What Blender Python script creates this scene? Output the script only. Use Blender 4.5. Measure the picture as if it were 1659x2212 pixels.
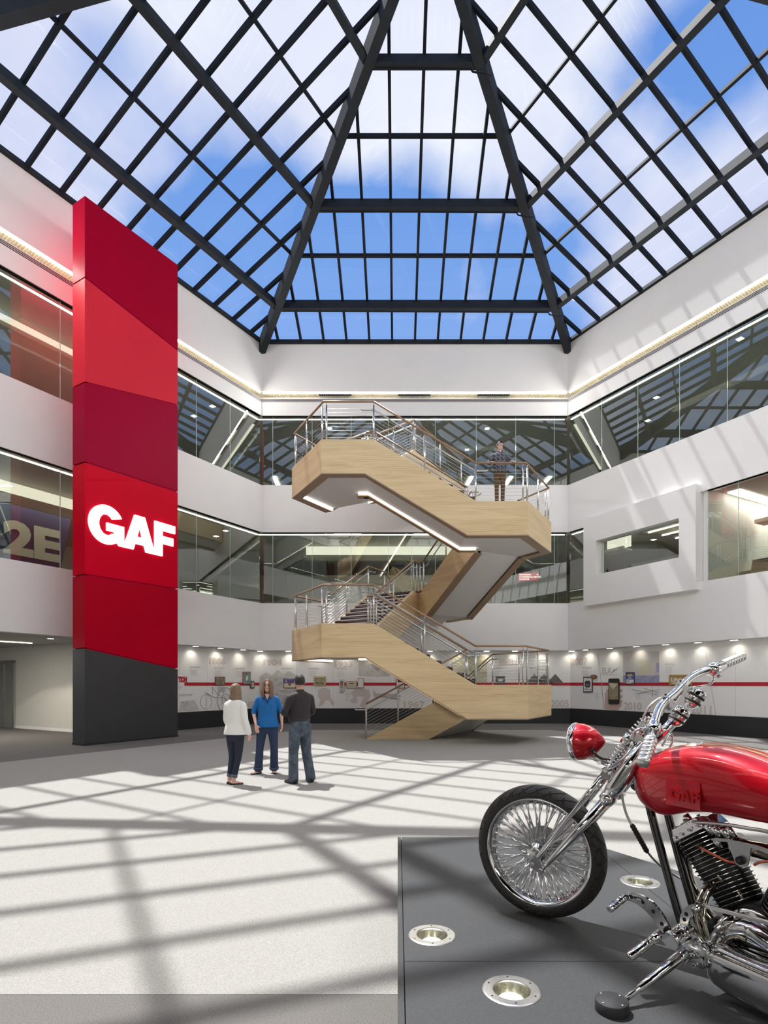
import bpy, math, random
from mathutils import Vector as V, Matrix
random.seed(7)
S = bpy.context.scene
C = S.collection
for o in list(bpy.data.objects): bpy.data.objects.remove(o)
PI = math.pi
# ------------------------------------------------ camera
F, CX, CY, HC = 1225.0, 859.0, 1478.0, 1.62      # focal length and principal point in pixels of the 1659x2212 frame
cam = bpy.data.objects.new('camera', bpy.data.cameras.new('camera')); C.objects.link(cam)
cam.data.sensor_fit = 'HORIZONTAL'; cam.data.sensor_width = 36.0
cam.data.lens = F * 36 / 1659
cam.data.shift_x = (829.5 - CX) / 1659
cam.data.shift_y = (CY - 1106) / 1659
cam.location = (0, 0, HC); cam.rotation_euler = (PI/2, 0, 0); cam.data.clip_end = 500; cam.data.clip_start = .05
S.camera = cam
# ------------------------------------------------ sky
world = bpy.data.worlds.new('sky'); S.world = world; world.use_nodes = True
nt = world.node_tree; nt.nodes.clear()
def N(t, **k):
    n = nt.nodes.new(t)
    for a, b in k.items():
        if a.startswith('i_'): n.inputs[a[2:].replace('_', ' ')].default_value = b
        else: setattr(n, a, b)
    return n
def Lk(a, b): nt.links.new(a, b)
def ramp(stops, fac, interp='LINEAR'):
    r = N('ShaderNodeValToRGB'); r.color_ramp.interpolation = interp
    e = r.color_ramp.elements
    while len(e) < len(stops): e.new(.5)
    for x, (p, c) in zip(e, stops):
        x.position = p; x.color = (c, c, c, 1) if isinstance(c, (int, float)) else tuple(c) + (1,)
    Lk(fac, r.inputs[0]); return r.outputs[0]
tc = N('ShaderNodeTexCoord'); sep = N('ShaderNodeSeparateXYZ'); Lk(tc.outputs['Generated'], sep.inputs[0])
blue = ramp([(0, (.50, .60, .75)), (.42, (.27, .45, .86)), (.66, (.17, .35, .79)), (1, (.07, .18, .60))], sep.outputs[2])
zz = N('ShaderNodeMath', operation='ADD'); Lk(sep.outputs[2], zz.inputs[0]); zz.inputs[1].default_value = .55
dv = N('ShaderNodeVectorMath', operation='DIVIDE'); Lk(tc.outputs['Generated'], dv.inputs[0])
cmb = N('ShaderNodeCombineXYZ'); [Lk(zz.outputs[0], cmb.inputs[i]) for i in range(3)]; Lk(cmb.outputs[0], dv.inputs[1])
mp = N('ShaderNodeMapping'); Lk(dv.outputs[0], mp.inputs[0]); mp.inputs['Location'].default_value = (5.3, 2.2, 0); mp.inputs['Scale'].default_value = (1.0, 1.0, 1.0)
n1 = N('ShaderNodeTexNoise', i_Scale=3.1, i_Detail=7.0, i_Roughness=.52, i_Distortion=.15); Lk(mp.outputs[0], n1.inputs[0])
nrm_ = N('ShaderNodeVectorMath', operation='NORMALIZE'); Lk(tc.outputs['Generated'], nrm_.inputs[0])
fld = n1.outputs[0]
# cloud banks: azimuth and elevation direction (x, z for y = 1), angular radius in degrees, amount
for (ax_, az_, rad_, am_) in ((-.68, 1.12, 17, .15), (-.45, 1.20, 13, .13), (-.60, .99, 7, .10), (-.22, 1.22, 12, .12), (.07, 1.06, 13, .16), (.28, 1.12, 12, .13), (.36, .82, 9, .12), (.52, .84, 10, .17), (.64, .93, 9, .16),
                              (-.46, 1.00, 8, -.12), (-.36, .88, 13, -.16), (-.20, .84, 9, -.12), (.0, .74, 8, -.12), (-.12, .68, 6, -.05), (.26, .70, 7, -.12), (.40, .95, 7, -.12), (.26, 1.16, 5, -.06), (.53, 1.13, 6, -.10), (.60, 1.02, 6, -.10), (.11, .70, 4, .10), (-.14, .71, 4, .08)):
    dd = V((ax_, 1, az_)).normalized(); dp = N('ShaderNodeVectorMath', operation='DOT_PRODUCT'); Lk(nrm_.outputs[0], dp.inputs[0]); dp.inputs[1].default_value = dd
    mr = N('ShaderNodeMapRange'); mr.interpolation_type = 'SMOOTHSTEP'; Lk(dp.outputs['Value'], mr.inputs[0]); mr.inputs[1].default_value = math.cos(math.radians(rad_)); mr.inputs[2].default_value = 1.0; mr.inputs[3].default_value = 0; mr.inputs[4].default_value = am_
    ad = N('ShaderNodeMath', operation='ADD'); Lk(fld, ad.inputs[0]); Lk(mr.outputs[0], ad.inputs[1]); fld = ad.outputs[0]
cl = ramp([(.44, 0), (.54, .5), (.66, 1)], fld)
n2 = N('ShaderNodeTexNoise', i_Scale=3.0, i_Detail=5.0); Lk(mp.outputs[0], n2.inputs[0])
cc = ramp([(.3, (.62, .66, .88)), (.65, (.93, .94, 1.0))], n2.outputs[0])
mx = N('ShaderNodeMixRGB'); Lk(cl, mx.inputs[0]); Lk(blue, mx.inputs[1]); Lk(cc, mx.inputs[2])
bg = N('ShaderNodeBackground', i_Strength=1.0); Lk(mx.outputs[0], bg.inputs[0])
wo = N('ShaderNodeOutputWorld'); Lk(bg.outputs[0], wo.inputs[0])
# ------------------------------------------------ sun, exposure
SUNV = V((.285, -.350, -1)).normalized()
sl = bpy.data.lights.new('sun', 'SUN'); sl.energy = 6.7; sl.angle = math.radians(.62); sl.color = (1, .97, .94)
sun = bpy.data.objects.new('sun', sl); C.objects.link(sun); sun.rotation_euler = SUNV.to_track_quat('-Z', 'Y').to_euler(); sun.location = (-6, 20, 40)
S.view_settings.view_transform = 'Standard'; S.view_settings.look = 'None'; S.view_settings.gamma = 1
S.view_settings.use_curve_mapping = False
S.view_settings.exposure = 0.07
S.cycles.max_bounces = 9; S.cycles.diffuse_bounces = 6; S.cycles.glossy_bounces = 4; S.cycles.transparent_max_bounces = 24
S.cycles.sample_clamp_indirect = 6; S.cycles.caustics_reflective = False; S.cycles.caustics_refractive = False
COVE_W = 355.0     # output of the linear cove light on each of the six sides
# ------------------------------------------------ materials
def mat(name, col, rough=.5, metal=0.0, var=0.0, vs=8.0, bump=0.0, bs=60.0, coat=0.0, spec=.5, aniso=None, emit=None, strength=1.0, stretch=None, col2=None):
    global nt
    m = bpy.data.materials.new(name); m.use_nodes = True; nt = m.node_tree
    b = nt.nodes['Principled BSDF']
    b.inputs['Base Color'].default_value = tuple(col) + (1,)
    b.inputs['Roughness'].default_value = rough; b.inputs['Metallic'].default_value = metal
    b.inputs['Specular IOR Level'].default_value = spec
    if coat: b.inputs['Coat Weight'].default_value = coat; b.inputs['Coat Roughness'].default_value = .04
    if emit:
        b.inputs['Emission Color'].default_value = tuple(emit) + (1,); b.inputs['Emission Strength'].default_value = strength
    if var or bump or col2:
        t = N('ShaderNodeTexCoord'); src = t.outputs['Object']
        if stretch:
            mpp = N('ShaderNodeMapping'); Lk(src, mpp.inputs[0]); mpp.inputs['Scale'].default_value = stretch; src = mpp.outputs[0]
        if var or col2:
            n = N('ShaderNodeTexNoise', i_Scale=vs, i_Detail=6.0, i_Roughness=.6); Lk(src, n.inputs[0])
            a = [c * (1 - var) for c in col]; c2 = col2 or [min(1, c * (1 + var)) for c in col]
            Lk(ramp([(.32, a), (.68, c2)], n.outputs[0]), b.inputs['Base Color'])
        if bump:
            n = N('ShaderNodeTexNoise', i_Scale=bs, i_Detail=3.0); Lk(src, n.inputs[0])
            bp = N('ShaderNodeBump', i_Strength=bump, i_Distance=.01); Lk(n.outputs[0], bp.inputs['Height']); Lk(bp.outputs[0], b.inputs['Normal'])
    return m
def glassmat(name, tint=(.93, .97, .96), ior=1.5, gain=1.0, gt=(1, 1, 1)):
    global nt
    m = bpy.data.materials.new(name); m.use_nodes = True; nt = m.node_tree; nt.nodes.clear()
    ge = N('ShaderNodeNewGeometry'); io = N('ShaderNodeMapRange'); Lk(ge.outputs['Backfacing'], io.inputs[0]); io.inputs[3].default_value = ior; io.inputs[4].default_value = 1/ior   # thin sheet: same reflectance on both faces
    fr = N('ShaderNodeFresnel'); Lk(io.outputs[0], fr.inputs[0]); mu = N('ShaderNodeMath', operation='MULTIPLY', use_clamp=True); Lk(fr.outputs[0], mu.inputs[0]); mu.inputs[1].default_value = gain
    tr = N('ShaderNodeBsdfTransparent'); tr.inputs[0].default_value = tuple(tint) + (1,)
    gl = N('ShaderNodeBsdfGlossy'); gl.inputs['Roughness'].default_value = 0.0; gl.inputs[0].default_value = tuple(gt) + (1,)
    ms = N('ShaderNodeMixShader'); Lk(mu.outputs[0], ms.inputs[0]); Lk(tr.outputs[0], ms.inputs[1]); Lk(gl.outputs[0], ms.inputs[2])
    out = N('ShaderNodeOutputMaterial'); Lk(ms.outputs[0], out.inputs[0]); return m
M = {}
M['white'] = mat('painted_wall', (.87, .86, .84), .6, var=.015, vs=1.2, bump=.02, bs=180)
M['soffit'] = mat('soffit_paint', (.78, .76, .74), .6)
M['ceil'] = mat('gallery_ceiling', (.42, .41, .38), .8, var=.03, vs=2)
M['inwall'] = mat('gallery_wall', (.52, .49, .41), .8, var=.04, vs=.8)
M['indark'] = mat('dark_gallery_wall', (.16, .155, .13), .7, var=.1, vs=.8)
M['carpet'] = mat('light_carpet', (.345, .333, .31), .95, var=.26, vs=170, bump=.6, bs=190, spec=.1)
M['border'] = mat('border_carpet', (.165, .155, .145), .95, var=.30, vs=150, bump=.6, bs=160, spec=.1)
M['steel'] = mat('skylight_frame', (.022, .026, .032), .7, spec=.15, var=.12, vs=3)
M['steeld'] = mat('skylight_bar', (.012, .015, .020), .7, spec=.12)
M['led'] = mat('led_strip', (1, 1, 1), .5, emit=(1, .95, .84), strength=5.0)
M['warmglow'] = mat('cove_light', (1, 1, 1), .5, emit=(1, .93, .76), strength=.85)  # plain glow for the indirect light in the coves, also the corner light lines
M['lamp_glow'] = mat('downlight_lens', (1, 1, 1), .5, emit=(1, .97, .90), strength=6.0)
M['black'] = mat('black_gap', (.015, .015, .015), .6)
M['plinth'] = mat('black_plinth', (.018, .018, .020), .55, var=.1)
M['eggcrate'] = mat('cove_louvre', (.75, .70, .55), .6)
M['glass'] = glassmat('gallery_glass', (.90, .95, .92), 1.52, 2.3)
M['skyglass'] = glassmat('skylight_glass', (.97, .985, 1.0), 1.45, .35)
M['edge'] = mat('glass_edge', (.55, .68, .62), .3)
M['red'] = [mat('red_panel_%d' % i, c, .45, spec=.06, var=.03, vs=.7) for i, c in enumerate([(.38, .0, .022), (.70, .028, .05), (.36, .0, .030), (.66, .0, .020), (.47, .0, .016)])]
M['charcoal'] = mat('charcoal_cladding', (.035, .035, .037), .5, var=.08, vs=2)
M['sign'] = mat('sign_letters', (1, 1, 1), .5, emit=(1, .98, .93), strength=1.5)
def woodmat(name, a, b, sc):
    global nt
    m = bpy.data.materials.new(name); m.use_nodes = True; nt = m.node_tree; bs = nt.nodes['Principled BSDF']
    t = N('ShaderNodeTexCoord'); p = N('ShaderNodeMapping'); Lk(t.outputs['Object'], p.inputs[0]); p.inputs['Scale'].default_value = sc
    n = N('ShaderNodeTexNoise', i_Scale=2.2, i_Detail=8.0, i_Roughness=.62, i_Distortion=.6); Lk(p.outputs[0], n.inputs[0])
    w = N('ShaderNodeTexNoise', i_Scale=.7, i_Detail=3.0, i_Distortion=1.5); Lk(p.outputs[0], w.inputs[0])
    w2 = N('ShaderNodeTexWave', i_Scale=1.3, i_Distortion=7.0, i_Detail=3.0); Lk(p.outputs[0], w2.inputs[0]); w2.bands_direction = 'Z'
    a1 = N('ShaderNodeMath', operation='MULTIPLY'); Lk(w2.outputs[1], a1.inputs[0]); a1.inputs[1].default_value = .22
    a2 = N('ShaderNodeMath', operation='ADD'); Lk(n.outputs[0], a2.inputs[0]); Lk(a1.outputs[0], a2.inputs[1])
    a3 = N('ShaderNodeMath', operation='ADD'); Lk(a2.outputs[0], a3.inputs[0]); Lk(w.outputs[0], a3.inputs[1])
    hv = N('ShaderNodeMath', operation='MULTIPLY'); Lk(a3.outputs[0], hv.inputs[0]); hv.inputs[1].default_value = .5
    Lk(ramp([(.40, a), (.52, [(x + y) / 2 for x, y in zip(a, b)]), (.66, b)], hv.outputs[0]), bs.inputs['Base Color'])
    bs.inputs['Roughness'].default_value = .42; return m
M['wood'] = woodmat('pale_oak', (.56, .41, .21), (.72, .555, .325), (.45, .45, 5.0))
M['rail'] = mat('oak_handrail', (.33, .20, .115), .4, var=.1, vs=6)
M['rim'] = mat('oak_rim', (.34, .235, .15), .5, var=.08, vs=4)
M['stainless'] = mat('stainless_steel', (.62, .61, .58), .28, 1.0)
M['cable'] = mat('steel_cable', (.66, .65, .62), .35, 1.0)
M['tread'] = mat('stair_carpet', (.055, .035, .038), .9, var=.2, vs=30)
M['nosing'] = mat('stair_nosing', (.75, .72, .66), .4)
# ------------------------------------------------ mesh helpers
class MB:
    def __init__(s): s.v = []; s.f = []; s.m = []; s.sm = []
    def quad(s, pts, mi=0, sm=False):
        b = len(s.v); s.v += [tuple(p) for p in pts]; s.f.append(tuple(range(b, b + len(pts)))); s.m.append(mi); s.sm.append(sm)
    def hull8(s, p, mi=0):          # p: 4 bottom, 4 top
        b = len(s.v); s.v += [tuple(q) for q in p]
        for f in ((3, 2, 1, 0), (4, 5, 6, 7), (0, 1, 5, 4), (1, 2, 6, 5), (2, 3, 7, 6), (3, 0, 4, 7)):
            s.f.append(tuple(b + i for i in f)); s.m.append(mi); s.sm.append(False)
        return s
    def box(s, c, x, y, z, mi=0):    # centre and three half vectors
        c, x, y, z = V(c), V(x), V(y), V(z)
        return s.hull8([c-x-y-z, c+x-y-z, c+x+y-z, c-x+y-z, c-x-y+z, c+x-y+z, c+x+y+z, c-x+y+z], mi)
    def abox(s, x0, x1, y0, y1, z0, z1, mi=0):
        return s.hull8([(x0,y0,z0),(x1,y0,z0),(x1,y1,z0),(x0,y1,z0),(x0,y0,z1),(x1,y0,z1),(x1,y1,z1),(x0,y1,z1)], mi)
    def prism(s, poly, off, mi=0, mi_side=None):   # planar polygon swept by a vector
        off = V(off); n = len(poly); b = len(s.v)
        s.v += [tuple(p) for p in poly] + [tuple(V(p) + off) for p in poly]
        s.f.append(tuple(b + i for i in reversed(range(n)))); s.m.append(mi); s.sm.append(False)
        s.f.append(tuple(b + n + i for i in range(n))); s.m.append(mi); s.sm.append(False)
        for i in range(n):
            j = (i + 1) % n; s.f.append((b+i, b+j, b+n+j, b+n+i)); s.m.append(mi if mi_side is None else mi_side); s.sm.append(False)
        return s
    def rings(s, rs, mi=0, closed=False, caps=True, sm=True):
        b = len(s.v); n = len(rs[0])
        for r in rs: s.v += [tuple(p) for p in r]
        k = len(rs)
        for i in range(k if closed else k - 1):
            i2 = (i + 1) % k
            for j in range(n):
                j2 = (j + 1) % n
                s.f.append((b+i*n+j, b+i*n+j2, b+i2*n+j2, b+i2*n+j)); s.m.append(mi); s.sm.append(sm)
        if caps and not closed:
            s.f.append(tuple(b + j for j in reversed(range(n)))); s.m.append(mi); s.sm.append(False)
            s.f.append(tuple(b + (k-1)*n + j for j in range(n))); s.m.append(mi); s.sm.append(False)
        return s
    def tube(s, pts, r, seg=8, mi=0, closed=False, caps=True, up=None, flat=1.0):
        pts = [V(p) for p in pts]; n = len(pts); rs = []
        if not hasattr(r, '__len__'): r = [r] * n
        a = None
        for i, p in enumerate(pts):
            if closed: d = (pts[(i+1) % n] - pts[i-1])
            elif i == 0: d = pts[1] - p
            elif i == n-1: d = p - pts[i-1]
            else: d = (pts[i+1] - p).normalized() + (p - pts[i-1]).normalized()
            d = d.normalized() if d.length > 1e-9 else V((0, 0, 1))
            if a is None or up is not None:
                u = V(up) if up is not None else (V((0, 0, 1)) if abs(d.z) < .9 else V((1, 0, 0)))
                a = d.cross(u).normalized()
            else:
                a = (a - d * a.dot(d)).normalized()
            b2 = d.cross(a); k = 1.0
            if 0 < i < n-1 and not closed:
                co = (pts[i+1]-p).normalized().dot((p-pts[i-1]).normalized()); k = min(1.6, 1/max(.3, math.sqrt(max(.05, (1+co)/2))))
            rs.append([p + (a*math.cos(t)*r[i]*k + b2*math.sin(t)*r[i]*flat) for t in [2*PI*j/seg for j in range(seg)]])
        return s.rings(rs, mi, closed, caps)
    def lathe(s, o, ax, prof, seg=24, mi=0, caps=True, sm=True):  # prof: (distance along axis, radius)
        o, ax = V(o), V(ax).normalized(); u = V((0, 0, 1)) if abs(ax.z) < .9 else V((1, 0, 0))
        a = ax.cross(u).normalized(); b = ax.cross(a)
        rs = [[o + ax*h + (a*math.cos(t) + b*math.sin(t))*max(r, 1e-5) for t in [2*PI*j/seg for j in range(seg)]] for h, r in prof]
        return s.rings(rs, mi, False, caps, sm)
    def build(s, name, mats, parent=None, smooth=None, auto=True):
        me = bpy.data.meshes.new(name); me.from_pydata(s.v, [], s.f)
        if not isinstance(mats, (list, tuple)): mats = [mats]
        for m in mats: me.materials.append(m)
        me.polygons.foreach_set('material_index', s.m); me.polygons.foreach_set('use_smooth', s.sm if smooth is None else [smooth]*len(s.f))
        me.validate(); me.update()
        o = bpy.data.objects.new(name, me); C.objects.link(o)
        if parent: setp(o, parent)
        return o
def setp(o, p):
    o.parent = p
    t = V((0, 0, 0)); q = p
    while q: t += q.location; q = q.parent
    o.matrix_parent_inverse = Matrix.Translation(-t)
def thing(name, label, cat, loc=(0, 0, 0), group=None):
    o = bpy.data.objects.new(name, None); C.objects.link(o); o.location = loc; o.empty_display_size = .1
    o['label'] = label; o['category'] = cat
    if group: o['group'] = group
    return o
def tag(o, label=None, cat=None, group=None, kind=None):
    if label: o['label'] = label
    if cat: o['category'] = cat
    if group: o['group'] = group
    if kind: o['kind'] = kind
    return o
def struct(o, label=None):
    o['kind'] = 'structure'
    if label: o['label'] = label
    return o
def at(px, py, Y): return V(((px - CX) * Y / F, Y, HC - (py - CY) * Y / F))
# ------------------------------------------------ hexagonal hall
AP, HX, HY = 10.8, .70, 12.3
SD = AP * 2 / math.sqrt(3)
Vx = {'bl': V((HX-SD/2, HY+AP, 0)), 'br': V((HX+SD/2, HY+AP, 0)), 'r': V((HX+SD, HY, 0)), 'fr': V((HX+SD/2, HY-AP, 0)), 'fl': V((HX-SD/2, HY-AP, 0)), 'l': V((HX-SD, HY, 0))}
h3 = math.sqrt(3) / 2
WL = {'back': (Vx['bl'], V((1, 0, 0)), V((0, 1, 0))), 'left': (Vx['bl'], V((-.5, -h3, 0)), V((-h3, .5, 0))), 'right': (Vx['br'], V((.5, -h3, 0)), V((h3, .5, 0))),
      'front_left': (Vx['l'], V((.5, -h3, 0)), V((-h3, -.5, 0))), 'front_right': (Vx['r'], V((-.5, -h3, 0)), V((h3, -.5, 0))), 'front': (Vx['fl'], V((1, 0, 0)), V((0, -1, 0)))}
def W(w, u, d, z): o, a, n = WL[w]; p = o + a*u + n*d; return V((p.x, p.y, z))
def wbox(mb, w, u0, u1, d0, d1, z0, z1, mi=0, mitre=True):
    k = math.tan(PI/6)
    a0 = u0 - d0*k if mitre and u0 <= 0 else u0; a1 = u0 - d1*k if mitre and u0 <= 0 else u0
    b0 = u1 + d0*k if mitre and u1 >= SD-.001 else u1; b1 = u1 + d1*k if mitre and u1 >= SD-.001 else u1
    mb.hull8([W(w,a0,d0,z0), W(w,b0,d0,z0), W(w,b1,d1,z0), W(w,a1,d1,z0), W(w,a0,d0,z1), W(w,b0,d0,z1), W(w,b1,d1,z1), W(w,a1,d1,z1)], mi)
Z1, Z2, Z3, Z4, ZT = 3.0, 4.92, 7.81, 9.73, 12.56
EAVE = 15.50
for w in WL:
    mb = MB(); zb = 3.62 if w == 'front' else Z1
    if w == 'right':
        wbox(mb, w, 0, SD, 0, .3, zb, Z2); wbox(mb, w, 0, SD, 0, .3, Z3, Z4)
    else:
        wbox(mb, w, 0, SD, 0, .3, zb, Z2); wbox(mb, w, 0, SD, 0, .3, Z3, Z4)
    wbox(mb, w, 0, SD, 0, .3, ZT, 13.10)
    wbox(mb, w, 0, SD, .30, .5, 13.10, 13.62)                                   # back of the light slot
    wbox(mb, w, 0, SD, 0, .5, 13.54, EAVE)
    struct(mb.build('wall_' + w, M['white']), 'white painted spandrel and fascia bands of the %s side of the hall' % w.replace('_', ' '))
    # slot grille (three dark lines), louvre ceiling and light of the cove
    mb = MB()
    wbox(mb, w, 0, SD, .02, .3, 13.10, 13.24, 0)
    for k in range(3): wbox(mb, w, 0, SD, -.004, .02, 13.112 + k*.045, 13.136 + k*.045, 1)
    for k in range(4): wbox(mb, w, 0, SD, -.001, .02, 13.095 + k*.045, 13.112 + k*.045, 0)
    struct(mb.build('trim_' + {'back':'1','left':'2','right':'3','front_left':'4','front_right':'5','front':'6'}[w], [M['white'], M['black']]), 'linear slot air grille along the fascia')
    mb = MB(); wbox(mb, w, 0, SD, .03, .30, 13.50, 13.54, 0)
    wbox(mb, w, 0.05, SD-.05, .02, .05, 13.47, 13.52, 1, False)
    nl = int(SD / .085)
    for k in range(nl): wbox(mb, w, k*.085+.02, k*.085+.035, .06, .30, 13.45, 13.50, 0, False)
    o = mb.build('cove_light', [M['eggcrate'], M['led']]); tag(o, 'warm linear cove light with louvre in the fascia slot, %s side' % w.replace('_', ' '), 'light', 'cove lights in the fascia slot', )
    al = bpy.data.lights.new('cove_lamp', 'AREA'); al.shape = 'RECTANGLE'; al.size = SD*.92; al.size_y = .05; al.energy = COVE_W; al.color = (1, .965, .90)
    ao = bpy.data.objects.new('cove_lamp', al); C.objects.link(ao); ao.location = W(w, SD/2, .004, 13.505)
    ao.rotation_euler = (-WL[w][2]*1.0 + V((0, 0, -.45))).to_track_quat('-Z', 'Y').to_euler(); ao.parent = o; ao['kind'] = 'helper'
    # orient the long side along the wall
    zax = (WL[w][2]*1.0 + V((0, 0, .45))).normalized(); xax = WL[w][1]; yax = zax.cross(xax)
    ao.matrix_basis = Matrix(((xax.x, yax.x, zax.x, ao.location.x), (xax.y, yax.y, zax.y, ao.location.y), (xax.z, yax.z, zax.z, ao.location.z), (0, 0, 0, 1)))
    # interiors: floor slabs, ceilings, back walls
    D = 9.5
    mb = MB()
    for z0, z1 in ((4.55, 4.81), (9.36, 9.62)): wbox(mb, w, 0, SD, .3, D, z0, z1)
    wbox(mb, w, 0, SD, .3, D, 7.88, 8.1); wbox(mb, w, 0, SD, .3, D, 12.70, 12.95)
    wbox(mb, w, 0, SD, .5, D+2.5, EAVE-.25, EAVE)
    if w == 'front': wbox(mb, w, 0, SD, 0, D+2, 3.62, 3.9)
    else: wbox(mb, w, 0, SD, .3, D+2.5, 3.0, 3.25)
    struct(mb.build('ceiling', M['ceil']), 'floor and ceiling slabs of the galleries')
    if w in ('back', 'left', 'right'):
        for z in (7.86, 12.68):  # unseen area lights added to lift the dim gallery interiors
            al = bpy.data.lights.new('gallery_fill', 'AREA'); al.shape = 'RECTANGLE'; al.size = 8.0; al.size_y = .5; al.energy = 110; al.color = (1, .95, .84)
            ao = bpy.data.objects.new('gallery_fill', al); C.objects.link(ao); zax = V((0, 0, 1)); xax = WL[w][1]; yax = zax.cross(xax); q = W(w, SD/2, 3.4, z - .03)
            ao.matrix_basis = Matrix(((xax.x, yax.x, 0, q.x), (xax.y, yax.y, 0, q.y), (0, 0, 1, q.z), (0, 0, 0, 1)))
    mb = MB(); wbox(mb, w, 0, SD, D, D+.2, 4.8, 12.8)
    if w == 'front': wbox(mb, w, 0, SD, D+2, D+2.2, 0, 4)
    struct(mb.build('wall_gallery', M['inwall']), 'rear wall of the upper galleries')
# ------------------------------------------------ floor: light carpet hexagon inside a darker border
def hexpoly(dists):       # polygon from six half-planes (distance from hall centre)
    ns = [(0, 1), (h3, .5), (h3, -.5), (0, -1), (-h3, -.5), (-h3, .5)]; P = []
    for i in range(6):
        (a, b), (c, d) = ns[i], ns[(i+1) % 6]; e, f = dists[i], dists[(i+1) % 6]
        det = a*d - b*c; P.append(((e*d - b*f)/det + HX, (a*f - e*c)/det + HY))
    return P
cp = hexpoly([20.05-HY, 7.95, 8.2, HY-2.96, 8.2, 7.45])
mb = MB(); mb.quad([(-30, -12, 0), (30, -12, 0), (30, 34, 0), (-30, 34, 0)]); struct(mb.build('floor', M['border']), 'dark grey carpet border of the hall floor')
mb = MB(); mb.prism([(x, y, .0005) for x, y in reversed(cp)], (0, 0, .0015)); struct(mb.build('floor_inlay', M['carpet']), 'pale grey carpet hexagon inlaid in the darker carpet')
# ------------------------------------------------ gallery glass, light strips, interiors
NP = 0
def pane_row(w, joints, z0, z1):
    global NP; NP += 1
    root = bpy.data.objects.new('window_%d' % NP, None); C.objects.link(root); root.location = W(w, SD/2, .08, z0)
    struct(root, 'frameless glass wall of the %s gallery, %s side' % ('second floor' if z0 < 8 else 'third floor', w.replace('_', ' ')))
    for a, b in zip(joints[:-1], joints[1:]):
        mb = MB(); wbox(mb, w, a+.012, b-.012, .10, .112, z0, z1, 0, False); mb.build('pane', M['glass'], root)
    for a in joints[1:-1]:
        mb = MB(); wbox(mb, w, a-.007, a+.007, .098, .114, z0, z1, 0, False); mb.build('joint', M['edge'], root)
    mb = MB(); wbox(mb, w, joints[0], joints[-1], .04, .18, z1, z1+.05, 0, False); mb.build('head_channel', M['black'], root)
    return root
J = [.0, 1.61, 3.21, 4.82, 6.41, 8.03, 9.64, 11.25, SD]
xb = [x - Vx['bl'].x for x in (-5.11, -3.5, -1.9, -.38, .58, 1.54, 3.22, 4.83, 6.41)]
for w in WL:
    js = [0.0] + xb + [SD] if w == 'back' else J
    pane_row(w, js, Z4, ZT)
    if w == 'right':
        pane_row(w, [0.0, 1.02], Z2, Z3)
        pane_row(w, [5.78, 6.75, 8.4, 10.0, 11.6, SD], Z2, Z3)
    else: pane_row(w, js, Z2, Z3)
def strip(w, u0, u1, d, z, hw=.035, th=.02, name='ceiling_light', label=None, m='led', group='linear lights along the gallery ceilings'):
    mb = MB(); wbox(mb, w, u0, u1, d-hw, d+hw, z-th, z, 0, False)
    return tag(mb.build(name, M[m]), label, 'light', group)
for w, nm in (('back', 'back'), ('left', 'left'), ('right', 'right')):
    strip(w, -.25, SD, .46, 12.63, label='thin white linear light behind the third floor glass, %s side' % nm)
    strip(w, -.25 if w != 'right' else -.2, SD if w != 'right' else 1.3, .46, 7.835, label='thin white linear light behind the second floor glass, %s side' % nm)
# lit coves on the second floor, dropped bulkheads behind the third floor glass
def cove(w, u0, u1, d, z, lab):
    r = thing('cove_bulkhead', lab, 'light cove', W(w, (u0+u1)/2, d, z))
    mb = MB(); wbox(mb, w, u0, u1, d, d+.12, z-.66, z-.54, 0, False); mb.build('fascia', M['inwall'], r)
    mb = MB(); wbox(mb, w, u0, u1, d+.12, d+.6, z-.66, z-.60, 0, False); mb.build('shelf', M['inwall'], r)
    mb = MB(); wbox(mb, w, u0, u1, d+.5, d+.54, z-.50, z-.04, 0, False); mb.build('lamp_glow', M['warmglow'], r)  # emissive panel stands in for the cove wall lit indirectly
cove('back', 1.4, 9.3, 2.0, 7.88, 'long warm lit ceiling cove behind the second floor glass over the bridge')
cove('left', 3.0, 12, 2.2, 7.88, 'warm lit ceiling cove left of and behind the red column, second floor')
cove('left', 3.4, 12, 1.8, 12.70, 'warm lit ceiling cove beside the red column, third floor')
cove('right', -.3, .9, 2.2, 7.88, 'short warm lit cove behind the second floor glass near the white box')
mb = MB(); wbox(mb, 'right', 7.5, 12.3, 3.4, 3.7, 6.9, 7.85, 0, False); bk = mb.build('gallery_bulkhead', M['inwall']); struct(bk)
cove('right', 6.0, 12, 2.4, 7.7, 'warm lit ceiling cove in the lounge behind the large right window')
def downlights(w, spots, z, lab):
    ds = sorted(set(d for u, d in spots))
    for i, (u, d) in enumerate(spots):
        row = sorted([a for a, b in spots if b == d], reverse=(w == 'left')); ix = row.index(u)
        side = ' at the back' if w == 'back' else ' on the %s side' % w
        l1 = 'square downlight%s, %s floor, %s row, %s from left' % (side, 'second' if z < 9 else 'third', ['first', 'second', 'third', 'fourth'][ds.index(d)], ['first', 'second', 'third', 'fourth', 'fifth', 'sixth'][ix])
        r = thing('downlight', l1, 'downlight', W(w, u, d, z), lab)
        mb = MB(); wbox(mb, w, u-.11, u+.11, d-.11, d+.11, z-.015, z-.002, 0, False); mb.build('trim_ring', M['soffit'], r)
        mb = MB(); wbox(mb, w, u-.085, u+.085, d-.085, d+.085, z-.022, z-.012, 0, False); mb.build('lens', M['lamp_glow'], r)
downlights('back', [(1.9, 3.3), (3.6, 3.3), (5.3, 3.3), (8.9, 3.3), (10.6, 3.3), (2.8, 4.8), (6.1, 4.8), (9.7, 4.8)], 7.86, 'square ceiling downlight behind the second floor glass, back side')
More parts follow.
